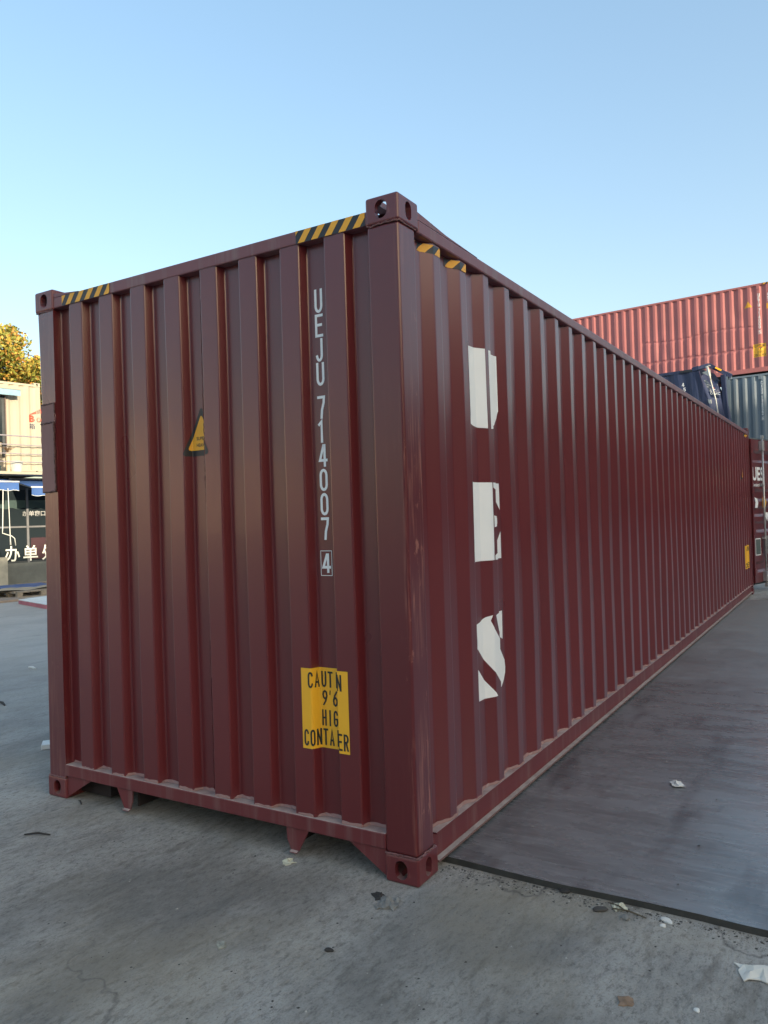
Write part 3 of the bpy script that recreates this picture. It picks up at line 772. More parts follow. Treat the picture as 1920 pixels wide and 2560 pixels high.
# ================================================================ OTHER CONTAINERS
def container(name, loc, rz, L, H, mat, label, z0=0, rot=None, dent=None, group=None, doors=False, front_rows=1, right=.30, ends=True):
    root = empty(name, (loc[0], loc[1], loc[2]), rz, rot=rot, label=label, cat='shipping container', group=group)
    W_ = 2.438
    castings(root, L, W_, H, mat)
    p = MB()
    for x in (.006, L-.126):
        for y in (.006, W_-.126):
            MB().box((x, y, .118), (x+.12, y+.12, H-.118)).build('corner_post', mat, root)
    for y in (.004, W_-.064):
        MB().box((.178, y, H-.11), (L-.178, y+.06, H-.05)).build('top_rail', mat, root)
        MB().box((.178, y, .02), (L-.178, y+.05, .16)).build('bottom_rail', mat, root)
    for x in (.008, L-.068):
        MB().box((x, .126, H-.13), (x+.06, W_-.126, H-.05)).build('end_header', mat, root)
        MB().box((x, .126, .02), (x+.06, W_-.126, .16)).build('end_sill', mat, root)
    pf = corr(.10, L-.10, right, .2765, .072, .068, .010, .046, 0)
    panel('side_panel', pf, .15, H-.10, lambda u, d, z: (u, d, z), mat, root, rows=front_rows, warp=dent)
    panel('side_panel', pf, .15, H-.10, lambda u, d, z: (u, W_-d, z), mat, root)
    pe = corr(.12, W_-.12, .40, .2513, .108, .019, .012, .058, 0)
    if ends:
        panel('end_panel', pe, .15, H-.12, lambda u, d, z: (d, u, z), mat, root)
        panel('end_panel', pe, .15, H-.12, lambda u, d, z: (L-d, u, z), mat, root)
    MB().box((.06, .05, H-.075), (L-.06, W_-.05, H-.055)).build('roof_panel', mat, root)
    MB().box((.06, .06, .14), (L-.06, W_-.06, .17)).build('floor', m_under, root)
    return root, pf
Tf = lambda u, d, z: (u, d, z)
def vert_number(root, pf, txt, u, ztop, ch_h, w, sw, warp=None, box_last=True, mat=m_white, pitch=1.09, gap=.5):
    z = ztop
    for i, ch in enumerate(txt):
        if ch == ' ': z -= ch_h*gap; continue
        bm = bmesh.new(); last = box_last and i == len(txt)-1
        glyph_strokes(bm, ch, u-w/2, z-ch_h, w, ch_h, sw)
        drape('number_lettering', bm, pf, Tf, .002, mat, root, warp)
        if last:
            m = w*.28; a, b, c, d = u-w/2-m, u+w/2+m, z-ch_h-m, z+m; s_ = .004; bm = bmesh.new()
            for (p0, q0, p1, q1) in ((a, c, b, c+s_), (a, d-s_, b, d), (a, c+s_, a+s_, d-s_), (b-s_, c+s_, b, d-s_)):
                bm.faces.new([bm.verts.new((p0, q0, 0)), bm.verts.new((p1, q0, 0)), bm.verts.new((p1, q1, 0)), bm.verts.new((p0, q1, 0))])
            drape('number_box', bm, pf, Tf, .002, mat, root, warp)
        z -= ch_h*pitch
# ---- red on the third tier, right background
RP = Vector((24.9288, 2.3161, 0)); RZ = rad(-96)
ex = Vector((math.cos(RZ), math.sin(RZ), 0)); ey = Vector((-math.sin(RZ), math.cos(RZ), 0))
def rloc(x, y, z): v = RP + ex*x + ey*y; return (v.x, v.y, z)
XR = 2.25 - 12.192           # red left end in the local line
# dents: a line of pushed-in knuckles low on the ribs
def red_dent(u, z, d):
    k = 0
    if d < .02:
        z1 = .80 + .01*math.sin(u*3); z2 = 1.50 + .05*math.sin(u*2)
        k += .030*math.exp(-((z-z1)/.035)**2) if u > 4.5 else 0
        k += .020*math.exp(-((z-z2)/.03)**2) if 7.6 < u < 11.2 else 0
    k += .03*math.exp(-((u-9.6)/.35)**2-((z-1.2)/.35)**2) + .022*math.exp(-((u-10.7)/.2)**2-((z-1.9)/.25)**2)+.02*math.exp(-((u-8.2)/.15)**2-((z-1.3)/.3)**2)
    return k
red, pfr = container('shipping_container', rloc(XR, 0, 5.81), RZ, 12.192, 2.896, m_red2, 'faded red dented container on the third tier of the stack at the right', front_rows=80, dent=red_dent)
vert_number(red, pfr, 'UETU 714000 5', 1.40-XR, 2.53, .100, .058, .016, red_dent)
vert_number(red, pfr, '4510', 1.68-XR, 2.52, .11, .06, .017, red_dent, box_last=False)
drape('warning_triangle', poly_bm([tri_pts(1.075-XR, 2.33, 0.955-XR, 1.195-XR, 2.13, .012)]), pfr, Tf, .003, m_orange_tri, red, red_dent)
drape('weight_sticker', poly_bm([[(1.62-XR, 2.0), (1.9-XR, 2.0), (1.9-XR, 2.17), (1.62-XR, 2.17)]]), pfr, Tf, .003, m_orange_tri, red, red_dent)
caution(red, pfr, Tf, 1.19-XR, 1.56-XR, .50, .92, red_dent, sx=1)
tape(red, None, Tf, 1.52-XR, 2.05-XR, 2.79, 2.84, 4, .045, 0, off=.002)
MB().box((1.33-XR, .0, 2.66), (1.43-XR, .03, 2.79)).build('vent', m_red2, red, bevel=.008)
# ---- blue grey on the second tier
XB = .33
blue, pfb = container('shipping_container', rloc(XB, 0, 2.92), RZ, 6.058, 2.89, m_blue2, 'blue-grey container on the second tier under the faded red one', ends=False)
vert_number(blue, pfb, 'CXDU 136522 6', 1.40-XB, 2.60, .096, .058, .016)
MB().box((1.30-XB, .0, 2.66), (1.42-XB, .03, 2.79)).build('vent', m_blue2, blue, bevel=.008)
gl = door_leaf(blue, 1.15, .16, 2.76, m_grey2, hard=True, rods=(.40, .80), origin=(-.25, 1.02, 0), rz=rad(-60), top_mat=m_grey2)
gl['label'] = 'grey open door leaf'
MB().box((-.045, .0, .02), (-.004, .10, 2.88)).build('door_frame', m_galv, blue, bevel=.006)
# ---- lowest tier below both (seen only from the side)
low1, _ = container('shipping_container', rloc(2.25-12.192, 0, 0), RZ, 12.192, 2.896, m_red2, 'faded red container on the ground carrying the blue-grey and navy ones')
# ---- navy container, collapsed, slid and tilted on the second tier
NV = RP - Vector((2.4756, .3491, 0))
def nloc(x, y, z): v = NV + ex*x + ey*y; return (v.x, v.y, z)
m_tilt = Matrix.Rotation(RZ, 4, 'Z') @ Matrix.Rotation(rad(3.0), 4, 'Y') @ Matrix.Rotation(rad(4), 4, 'X')
NL = 9.0
navy = empty('shipping_container', (0,0,0), label='collapsed navy blue container with crumpled end, tilted beside the grey door', cat='shipping container')
def nz(x, y, z):                     # local line coordinates -> world
    v = NV + ex*x + ey*y; return (v.x, v.y, z)
# crumpled side wall: leans to the right towards its foot
side = MB(); cols = 70; rws = 14; vs = []
for j in range(rws+1):
    t = j/rws; z = 5.77 - 2.8*t
    for i in range(cols+1):
        x = -NL + (NL-.50)*i/cols
        lean = .28*t*(1 if x > -3 else .6)
        k = .035*(1 if (i//2) % 2 else 0) + .05*math.sin(x*2.2+t*3)*t
        vs.append(nz(x+lean, k, z - .02*abs(x)*.4 ))
side.add(vs, [(j*(cols+1)+i, j*(cols+1)+i+1, (j+1)*(cols+1)+i+1, (j+1)*(cols+1)+i) for j in range(rws) for i in range(cols)])
side.build('side_panel', m_navy, navy)
k = MB(); k.prism([nz(-NL,-.01,5.70-.07), nz(-.68,-.01,5.70), nz(-.68,-.01,5.785), nz(-NL,-.01,5.785-.07)], tuple(ey*.07)); k.build('top_rail', m_navy, navy)
rfn = MB(); vs = []
for i in range(31):
    x = -NL + (NL-.45)*i/30; b = .05+.03*math.sin(x*3.1)
    zt = 5.785 - .02*abs(x)*.4
    vs += [nz(x, .0, zt), nz(x, .6, zt+b), nz(x+.05, 1.5, zt+b*1.4), nz(x, 2.4, zt-.1)]
rfn.add(vs, [(4*i+a, 4*i+4+a, 4*i+5+a, 4*i+1+a) for i in range(30) for a in range(3)]); rfn.build('roof_panel', simple('sun_bleached_navy', (.12,.15,.30), .5), navy)
# casting, bent end header, leaning post
def slanted_box(name, a, b, w, mat, par, dy=.12):
    a, b = Vector(a), Vector(b); d = (b-a).normalized(); s_ = d.cross(ey).normalized()*w/2
    MB().prism([a-s_, b-s_, b+s_, a+s_], tuple(ey*dy)).build(name, mat, par, bevel=.006)
slanted_box('corner_casting', nz(-.66,-.03,5.76), nz(-.46,-.03,5.80), .125, m_navy, navy, .17)
slanted_box('corner_post', nz(-.56,-.01,5.70), nz(-.17,.05,4.20), .17, m_navy, navy)
slanted_box('end_header', nz(-.47,-.02,5.79), nz(-.19,.10,5.87), .11, m_navy, navy)
slanted_box('end_header', nz(-.21,.10,5.87), nz(.14,.9,5.63), .12, m_navy, navy)
slanted_box('corner_casting', nz(.08,.9,5.68), nz(.20,1.0,5.60), .13, m_navy, navy, .17)
slanted_box('corner_post', nz(.03,.75,5.62), nz(.14,.8,3.0), .13, m_navy, navy)
slanted_box('tape_stripes', nz(-.06,.30,5.795), nz(.05,.55,5.72), .05, m_orange_tri, navy, .004)
# crumpled door sheet folded inwards
ds = MB(); vs = []; n1, n2 = 10, 14
for j in range(n2+1):
    t = j/n2; z = 5.55 - 2.4*t
    for i in range(n1+1):
        s_ = i/n1; x = -.46 + .30*t*1.6 + s_*(.30 + .15*t); y = .12 + s_*(.9-.3*t) + .14*math.sin(t*9+s_*4)*(.4+s_)
        vs.append(nz(x, y, z + .10*math.sin(s_*6+t*5)))
ds.add(vs, [(j*(n1+1)+i, j*(n1+1)+i+1, (j+1)*(n1+1)+i+1, (j+1)*(n1+1)+i) for j in range(n2) for i in range(n1)])
ds.build('crumpled_door', m_navy, navy)
m_greyin = simple('torn_grey_lining', (.22,.25,.28), .7)
fl = MB(); vs = []
for j in range(8):
    t = j/7
    for i in range(4):
        s_ = i/3; vs.append(nz(-.36+.22*t+s_*(.10+.05*math.sin(t*7)), .1+.02*math.sin(j*2+i), 5.42-.52*t - .06*s_*math.sin(t*8)))
fl.add(vs, [(4*j+i, 4*j+i+1, 4*j+5+i, 4*j+4+i) for j in range(7) for i in range(3)]); fl.build('torn_lining', m_greyin, navy)
rodm = simple('pale_steel_rod', (.62,.62,.56), .5, .2)
MB().tube([nz(-.235,-.06,5.80), nz(-.13,-.06,5.42), nz(.02,-.08,4.75), nz(.10,-.08,4.1)], .017, 8).build('lock_rod', rodm, navy, smooth=True)
MB().tube([nz(-.20,-.06,5.79), nz(-.155,-.06,5.56), nz(-.11,-.06,5.36)], [.03,.03,.02], 8).build('lock_rod', rodm, navy, smooth=True)
kk = MB(); kk.prism([nz(-.36,-.05,5.63), nz(-.13,-.05,5.70), nz(-.11,-.05,5.50), nz(-.20,-.05,5.52)], tuple(ey*.03)); kk.prism([nz(-.26,-.07,5.79), nz(-.12,-.07,5.83), nz(-.12,-.07,5.80), nz(-.26,-.07,5.765)], tuple(ey*.04)); kk.build('cam', rodm, navy)
MB().prism([nz(-.22,-.03,4.80), nz(-.14,-.03,4.79), nz(-.13,-.03,4.67), nz(-.20,-.03,4.68)], tuple(ey*.05)).build('hinge', rodm, navy)
Tn = lambda u, d, z: nz(u, -.02-d, z)
tape(navy, None, Tn, -1.02, -.63, 5.715, 5.77, 4, .03, .1, off=-.004)
Tn2 = lambda u, d, z: nz(u, -.02-d, z)
bm = bmesh.new(); glyph_strokes(bm, '4', -.96, 5.27, .07, .115, .018); glyph_strokes(bm, '5', -.92, 5.12, .07, .115, .018)
drape('number_lettering', bm, None, Tn2, -.05, m_white, navy)
for s_, u, z, w, h in (('Co', -.15, 4.94, .11, .075), ('WC', -.03, 4.90, .16, .085)):
    drape('door_lettering', text_bm(s_, u, z, w, h, 1, .02), None, lambda u, d, z: nz(u, -.02, z), 0, m_white, navy)
drape('door_lettering', poly_bm([[(-.10,5.09),(.0,5.09),(.0,5.06),(-.08,5.07)]]), None, lambda u, d, z: nz(u, -.02, z), 0, m_white, navy)
drape('door_lettering', poly_bm([[(-.08,5.10),(-.02,5.10),(-.03,5.15),(-.06,5.14)]]), None, lambda u, d, z: nz(u, -.022, z), 0, simple('red_vinyl', (.5,.05,.05), .5), navy)
MB().prism([nz(-.22,-.012,5.04), nz(.06,-.012,4.98), nz(.10,.0,4.80), nz(-.14,.0,4.86)], tuple(ey*.02)).build('door_sheet', m_navy, navy)

# ---- low kerb blocks beyond the open door
for i, (x, y, w, c_, lb) in enumerate(((14.6, .55, .34, (.62,.60,.50), 'pale concrete block on the ground behind the open door'), (14.62, .17, .55, (.45,.33,.10), 'ochre painted concrete block on the ground behind the open door'))):
    o = MB().box((x, y-w, 0), (x+.35, y-.01, .22)).build('concrete_block', simple('block_paint', c_, .7, 0, .35, 9), None, bevel=.02)
    tag(o, lb, 'block')

# ================================================================ LEFT SIDE: OFFICE WITH CREAM CONTAINER ON TOP
CZ = rad(-8); CP = Vector((9.8945, 17.5878, 0))
off = empty('office_building', tuple(CP), CZ, label='ground-floor office with dark glass front and white Chinese lettering on the left', cat='building')
XL, XRr = -5.4, 3.2
m_glass = bpy.data.materials.new('dark_glass'); m_glass.use_nodes = True
p = m_glass.node_tree.nodes['Principled BSDF']; p.inputs['Base Color'].default_value = (.022, .032, .038, 1); p.inputs['Roughness'].default_value = .08; p.inputs['Specular IOR Level'].default_value = .6
m_skirt = simple('grey_skirt', (.16, .18, .17), .6, 0, .15, 4)
m_frame = simple('dark_frame', (.05, .06, .065), .5)
m_lframe = simple('grey_aluminium', (.22, .23, .24), .4, .3)
MB().box((XL, .02, 0), (XRr, 2.44, .62)).build('wall', m_skirt, off)
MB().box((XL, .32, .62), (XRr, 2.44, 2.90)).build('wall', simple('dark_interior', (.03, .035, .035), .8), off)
MB().box((XL, .0, 2.62), (XRr, .30, 2.90)).build('fascia', m_frame, off)
xs = [XL, -3.4, -1.9, -1.02, .22, 1.4, 2.6, XRr]
for a, b in zip(xs, xs[1:]):
    MB().box((a+.03, .05, 1.60), (b-.03, .06, 2.60)).build('window_pane', m_glass, off)
    MB().box((a+.03, .05, .66), (b-.03, .06, 1.56)).build('window_pane', m_glass, off)
for x in xs:
    MB().box((x-.03, .02, .62), (x+.03, .08, 2.62)).build('window_mullion', m_lframe if abs(x-.22) < .01 else m_frame, off)
for z in (.62, 1.56, 2.58):
    MB().box((XL+.03, .03, z), (XRr-.03, .07, z+.045)).build('window_rail', m_lframe if z == 1.56 else m_frame, off)
# faint curtain shapes behind the glass (seen through the upper panes in the photograph)
cu = MB(); vs = []
for i in range(60):
    x = -.95 + 2.2*i/59; vs += [(x, .044, 2.30), (x, .044, 2.08+.02*math.sin(i*.7))]
cu.add(vs, [(2*i, 2*i+2, 2*i+3, 2*i+1) for i in range(59)]); cu.build('curtain', simple('green_curtain', (.045, .085, .08), .5), off)
MB().box((.30, .042, .70), (1.2, .046, 1.28)).build('wall_poster', simple('dark_red_poster', (.05, .018, .025), .5), off)
def cjk(txt, x, z, w, h, y, mat, par, bold=.02):
    return drape('sign_lettering', text_bm(txt, x, z, w, h, 1, bold), None, lambda u, d, zz: (u, y, zz), 0, mat, par)
m_sign = simple('white_sign_vinyl', (.85, .88, .80), .5, 0, .02)
m_sign2 = simple('pale_sign_vinyl', (.45, .47, .47), .5, 0, .02)
cjk('办', .09, 1.87, .115, .14, .035, m_sign2, off, .005); cjk('单窗口', .26, 1.87, .46, .145, .035, m_sign2, off, .02)
for ch, x in (('办', -.42), ('单', .07), ('处', .58)):
    cjk(ch, x, .66, .40, .42, .012, m_sign, off, .012)
MB().box((-1.45, -.35, 0), (-.52, .0, .80)).build('wall_pier', simple('cream_plaster', (.42, .42, .35), .8), off)
# upper container
cream, pfc = container('shipping_container', tuple(CP + Vector((math.cos(CZ), math.sin(CZ), 0))*(-5.40) + Vector((0, 0, 2.95))), CZ, 6.058, 2.56, m_cream, 'cream container used as upper floor above the dark glass office', right=.2)
XC = -5.40
m_redv = simple('red_sign_vinyl', (.66, .07, .035), .5, 0, .03); m_navyv = simple('dark_sign_vinyl', (.04, .05, .09), .5)
zc = -2.95
drape('sign_roof', poly_bm([[(.33-XC, 4.62+zc), (.70-XC, 4.69+zc), (1.07-XC, 4.62+zc), (.70-XC, 4.84+zc)]]), pfc, Tf, .004, m_redv, cream)
drape('sign_lettering', text_bm('B', .33-XC, 4.43+zc, .17, .19, 1, .05), pfc, Tf, .004, m_redv, cream)
drape('sign_lettering', text_bm('o', .535-XC, 4.425+zc, .13, .145, 1, .02), pfc, Tf, .004, m_redv, cream)
drape('sign_lettering', text_bm('x', .69-XC, 4.425+zc, .12, .14, 1, .02), pfc, Tf, .004, m_redv, cream)
drape('sign_lettering', text_bm('箱', .335-XC, 4.24+zc, .165, .15, 1, .01), pfc, Tf, .004, m_navyv, cream)
# window hood, window, awning cloth roll
hd = MB(); hd.prism([(-2.2-XC, -.30, 2.27), (.02-XC, -.30, 2.27), (.02-XC, -.30, 2.33), (-2.2-XC, -.30, 2.33)], (0, .30, .03)); hd.build('window_hood', m_cream, cream)
MB().box((-2.2-XC, -.28, 2.11), (-.02-XC, -.265, 2.27)).build('hood_cloth', simple('pale_blue_cloth', (.25, .42, .52), .7), cream)
MB().box((-2.0-XC, -.03, .9), (-.42-XC, .0, 2.10)).build('window_pane', m_glass, cream)
MB().box((-.42-XC, -.04, .5), (-.34-XC, .02, 2.12)).build('window_frame', m_frame, cream)
MB().tube([(-.335-XC, -.06, 2.1), (-.335-XC, -.06, .2)], .018, 8).build('drain_pipe', simple('brown_pipe', (.10, .07, .06), .5), cream)
# balcony
bal = empty('balcony', tuple(CP), CZ, label='narrow cream balcony slab with grey horizontal railing in front of the cream container', cat='balcony')
YB = -.85
MB().box((XL, YB, 2.94), (XRr, .0, 3.01)).build('slab', m_cream, bal)
m_railg = simple('grey_rail_paint', (.32, .30, .33), .5)
for z in (3.93, 3.70, 3.47, 3.26):
    MB().tube([(XL, YB+.04, z), (XRr, YB+.04, z)], .017 if z > 3.9 else .012, 8).build('rail_bar', m_railg, bal, smooth=True)
for x in (-4.6, -2.6, -1.12+.11, .95, 2.6):
    MB().box((x-.012, YB+.03, 3.01), (x+.012, YB+.055, 3.95)).build('rail_post', simple('reddish_post', (.20, .12, .12), .5), bal)
for x in (-5.2, -2.4, 2.9):
    MB().box((x-.04, YB+.05, .0), (x+.04, YB+.13, 2.94)).build('slab_column', m_frame, bal)
# plant pots
def pot(x, r0, r1, h, mat, label, plant, pcol=(.10,.11,.05), dry=True):
    o = empty('plant_pot', tuple(CP + Vector((math.cos(CZ), math.sin(CZ), 0))*x + Vector((-math.sin(CZ), math.cos(CZ), 0))*(YB+.28) + Vector((0,0,3.01))), CZ, label=label, cat='flower pot')
    k = MB(); n = 18; vs = []; pr_ = [(r0, 0), (r1, h*.92), (r1*1.06, h*.92), (r1*1.06, h), (r1*.96, h), (r1*.94, h*.88)]
    for r, z in pr_:
        vs += [(r*math.cos(2*math.pi*i/n), r*math.sin(2*math.pi*i/n), z) for i in range(n)]
    fs = [(j*n+i, j*n+(i+1)%n, (j+1)*n+(i+1)%n, (j+1)*n+i) for j in range(len(pr_)-1) for i in range(n)] + [tuple(range(n))[::-1]]
    k.add(vs, fs); k.build('pot', mat, o)
    k = MB(); k.add([(r1*.94*math.cos(2*math.pi*i/n), r1*.94*math.sin(2*math.pi*i/n), h*.88) for i in range(n)], [tuple(range(n))]); k.build('soil', m_under, o)
    if plant:
        k = MB(); lf = MB()
        for j in range(14):
            a = random.uniform(0, 6.28); t = random.uniform(.05, .16); hh = plant*random.uniform(.6, 1)
            q = [(0, 0, h*.9), (t*.4*math.cos(a), t*.4*math.sin(a), h+hh*.5), (t*math.cos(a), t*math.sin(a), h+hh)]
            k.tube(q, .003, 4)
            for m_ in range(5):
                c = Vector(q[1]).lerp(Vector(q[2]), m_/4); d = Vector((random.gauss(0,1), random.gauss(0,1), random.gauss(0,1))).normalized()*.028; e2 = d.orthogonal().normalized()*.014
                lf.add([c-d, c+e2, c+d, c-e2], [(0,1,2,3)])
        k.build('stems', simple('dry_stem', (.12, .07, .04), .8), o); lf.build('leaves', simple('plant_leaf', pcol, .6), o)
m_pale = simple('pale_plastic', (.55, .58, .55), .5); m_dgreen = simple('dark_green_plastic', (.03, .07, .075), .5)
pot(-1.05, .10, .13, .17, m_pale, 'small whitish pot at the left edge of the balcony', .30, (.14,.10,.05))
pot(-.82, .08, .10, .15, m_dgreen, 'small dark green pot with a dry bush on the balcony', .36, (.16,.11,.06))
pot(-.34, .13, .175, .28, m_pale, 'big pale plastic tub on the balcony beside the dark green pot', 0)
pot(-.62+.08, .05, .06, .5, simple('cream_vase', (.60,.50,.33), .6), 'tall thin cream vase standing between the green pot and the pale tub', .16, (.2,.12,.05))
# awnings
m_aw = simple('blue_canvas', (.05, .13, .36), .75, 0, .1, 3); m_awbar = simple('white_awning_bar', (.8, .8, .74), .45)
def awning(x0, x1, yb, zf, zb, drop, label, seed, skew=.12):
    a = empty('awning', tuple(CP), CZ, label=label, cat='awning', group='blue awnings over the office window')
    MB().prism([(x0, yb, zf), (x1, yb, zf), (x1-skew*0, -.06, zb), (x0, -.06, zb)], (0, 0, .006)).build('canopy', m_aw, a)
    vs = []; n = 40
    for i in range(n+1):
        x = x0+(x1-x0)*i/n; vs += [(x, yb-.012+.01*math.sin(i*1.3), zf-.02), (x, yb-.005+.015*math.sin(i*1.1), zf-drop-.028*abs(math.sin(i/n*math.pi*(x1-x0)/.32)))]
    k = MB(); k.add(vs, [(2*i, 2*i+2, 2*i+3, 2*i+1) for i in range(n)]); k.build('valance', m_aw, a)
    kb = MB(); kb.tube([vs[2*i+1] for i in range(n+1)], .006, 5); kb.build('valance_trim', m_sign, a)
    MB().tube([(x0-.01, yb, zf), (x1+.01, yb, zf)], .022, 8).build('front_bar', m_awbar, a, smooth=True)
    MB().tube([(x0, -.05, zb+.02), (x1, -.05, zb+.02)], .03, 8).build('roller', m_awbar, a, smooth=True)
    for x in (x0+.12, x1-.12): MB().tube([(x, yb, zf), (x+.25, yb*.5, (zf+zb)/2-.12), (x, -.05, zb-.06)], .015, 6).build('folding_arm', m_awbar, a)
    return a
a1 = awning(-3.6, -.60, -1.25, 2.72, 2.86, .20, 'left blue awning reaching further out, over the glass office front', 1)
a2 = awning(-.28, 2.6, -1.25, 2.59, 2.84, .20, 'right blue awning partly behind the maroon container', 2)
cr = MB(); cr.tube([(-1.02, -1.30, 2.52), (-1.06, -1.31, 1.55), (-1.07, -1.31, 1.44), (-.84, -1.31, 1.36), (-.77, -1.31, 1.30), (-.75, -1.31, 1.12)], .011, 6); cr.build('crank_rod', m_sign, a1, smooth=True)
cr = MB(); cr.tube([(-.90, -1.30, 2.55), (-.885, -1.30, 1.9), (-.875, -1.30, 1.3), (-.87, -1.30, 1.14)], [.009,.009,.010,.02], 6); cr.build('crank_rod', m_sign, a1, smooth=True)

# ---------------------------------------------------------------- things lying in front of the office
def rmat(c, rough=.7, **k): return simple('prop_paint', c, rough, **k)
m_wood = simple('grey_wood', (.30, .26, .20), .85, 0, .3, 9)
def pallet(loc, rz, label, sx=1.2, sy=1.0):
    o = empty('pallet', loc, rz, label=label, cat='pallet', group='wooden pallets in front of the office')
    for i in range(6): MB().box((-sx/2, -sy/2+i*sy/5.5, .112), (sx/2, -sy/2+i*sy/5.5+.10, .134)).build('deck_board', m_wood, o)
    for x in (-sx/2, -.06, sx/2-.12):
        for y in (-sy/2, -.05, sy/2-.10): MB().box((x, y, .022), (x+.12, y+.10, .090)).build('block', m_wood, o)
    for x in (-sx/2, -.06, sx/2-.12): MB().box((x, -sy/2, .090), (x+.12, sy/2, .112)).build('stringer_board', m_wood, o)
    for y in (-sy/2, -.05, sy/2-.10): MB().box((-sx/2, y, 0), (sx/2, y+.10, .022)).build('bottom_board', m_wood, o)
    return o
pallet((8.30, 14.75, 0), rad(-8), 'wooden pallet on the ground nearest the white sheet')
pallet((9.75, 16.25, 0), rad(-6), 'wooden pallet lying against the office skirt behind another pallet')
b = MB(); vs = []
for i in range(13):
    for j in range(5): vs.append((-1.1+2.2*i/12, -.35+.7*j/4, .155+.02*math.sin(i*1.1+j)+random.uniform(-.008,.008)))
b.add(vs, [(i*5+j, i*5+j+1, i*5+6+j, i*5+5+j) for i in range(12) for j in range(4)])
o = b.build('cardboard_sheet', simple('tan_board', (.42, .36, .26), .85, 0, .15, 5)); o.location = (8.42, 14.9, .0); o.rotation_euler = (0, 0, rad(-8)); tag(o, 'thin tan board lying across the nearer wooden pallet', 'board')
o = MB().box((-1.3, -.35, 0), (1.3, .35, .05)).build('blue_board', rmat((.04, .12, .33), .45), None, bevel=.006); o.location = (8.05, 16.0, .10); o.rotation_euler = (rad(3), 0, rad(-14)); tag(o, 'blue board leaning low beside the pallets at the left edge', 'board')
b = MB(); b.prism([(-1.6,-.75,0), (.75,-.68,0), (.68,-.2,0), (.1,.55,0), (-.5,.75,0), (-1.6,.7,0)], (0,0,.045)); o = b.build('cardboard_sheet', simple('brown_cardboard', (.30, .24, .185), .9, 0, .15, 3), None, bevel=.004)
o.location = (6.82, 14.40, .0); o.rotation_euler = (0, 0, rad(-12)); tag(o, 'flattened brown cardboard on the ground left of the white sheet', 'cardboard')
b = MB(); b.box((-1.2,-.55,.03), (1.2,.55,.075)); wp = empty('insulation_panel', (7.82, 12.30, 0), rad(-58+0), label='white panel with pink edge lying on the ground near the pallets', cat='panel')
wp.rotation_euler = (0, 0, 0); wp.location = (0, 0, 0)
q = [(6.85, 13.115), (6.412, 11.591), (7.75, 11.3), (8.20, 13.3)]
b = MB(); b.prism([(x, y, .076) for x, y in q], (0, 0, .012)); b.build('panel_face', rmat((.74, .80, .78), .5), wp)
b = MB(); b.prism([(x, y, .0) for x, y in q], (0, 0, .075)); b.build('panel_core', rmat((.45, .16, .19), .8), wp)
o = MB().box((-.09,-.06,0), (.14,.06,.035)).build('plastic_block', rmat((.7,.75,.72), .5), None, bevel=.005); o.location = (.65, 3.275, 0); o.rotation_euler = (0,0,rad(-40)); tag(o, 'white flat block on the ground just left of the container corner', 'block')

# ---------------------------------------------------------------- trees
def leaf_mat():
    m, t, p = new_mat('autumn_leaves'); co = coord(t)
    g = t.nodes.new('ShaderNodeNewGeometry'); r = g.outputs['Random Per Island']
    n = noise(t, co, .9, 3)
    f = math_(t, 'ADD', math_(t, 'MULTIPLY', r, .55), math_(t, 'MULTIPLY', n, .6))
    c = ramp(t, f, [(.25, (.10, .14, .03)), (.48, (.25, .27, .05)), (.66, (.46, .38, .06)), (.80, (.50, .26, .05)), (.93, (.42, .15, .05))])
    t.links.new(c, p.inputs['Base Color']); p.inputs['Roughness'].default_value = .55
    p.inputs['Subsurface Weight'].default_value = 0
    return m
m_leaf = leaf_mat(); m_bark = simple('bark', (.09, .065, .045), .9, 0, .3, 10, bmp=.4)
def tree(x, y, h, rx, rz, zc, label, n, seed):
    rnd = random.Random(seed)
    o = empty('tree', (x, y, 0), label=label, cat='tree', group='autumn trees behind the office')
    k = MB(); k.tube([(0,0,0), (.1,0,zc*.4), (.05,.1,zc)], [.26, .18, .12], 10)
    clumps = []
    for i in range(50):
        a = rnd.uniform(0, 6.28); u = rnd.uniform(-1, 1); q = math.sqrt(1-u*u); rr = rnd.uniform(.45, .98)
        c = Vector((rx*rr*q*math.cos(a), rx*rr*q*math.sin(a), zc + rz*rr*u)); clumps.append((c, rnd.uniform(.45, 1.0)))
        if i < 12: k.tube([(.05,.05,zc*.7), tuple(Vector((0,0,zc*.8)).lerp(c, .5)+Vector((0,0,.2))), tuple(c)], [.08,.05,.015], 6)
    k.build('trunk', m_bark, o, smooth=True)
    lf = MB()
    for c, r in clumps:
        for j in range(int(n*r*r)):
            d = Vector((rnd.gauss(0,1), rnd.gauss(0,1), rnd.gauss(0,1))).normalized()*r*rnd.uniform(.35, 1)**.6
            p = c + Vector((d.x, d.y, d.z*.8)); a = Vector((rnd.gauss(0,1), rnd.gauss(0,1), rnd.gauss(0,.8))).normalized()*rnd.uniform(.07, .12)
            b = a.orthogonal().normalized(); b.rotate(Matrix.Rotation(rnd.uniform(0, 6.28), 3, a.normalized())); b *= a.length*.55
            lf.add([p-a, p+b, p+a, p-b], [(0,1,2,3)])
    lf.build('crown', m_leaf, o)
tree(16.1, 29.1, 9, 2.4, 2.7, 7.2, 'taller golden autumn tree behind the cream container at the left edge', 640, 3)
tree(18.4, 27.5, 8, 2.2, 2.1, 6.9, 'lower yellow-green tree between the golden tree and the maroon container', 640, 5)
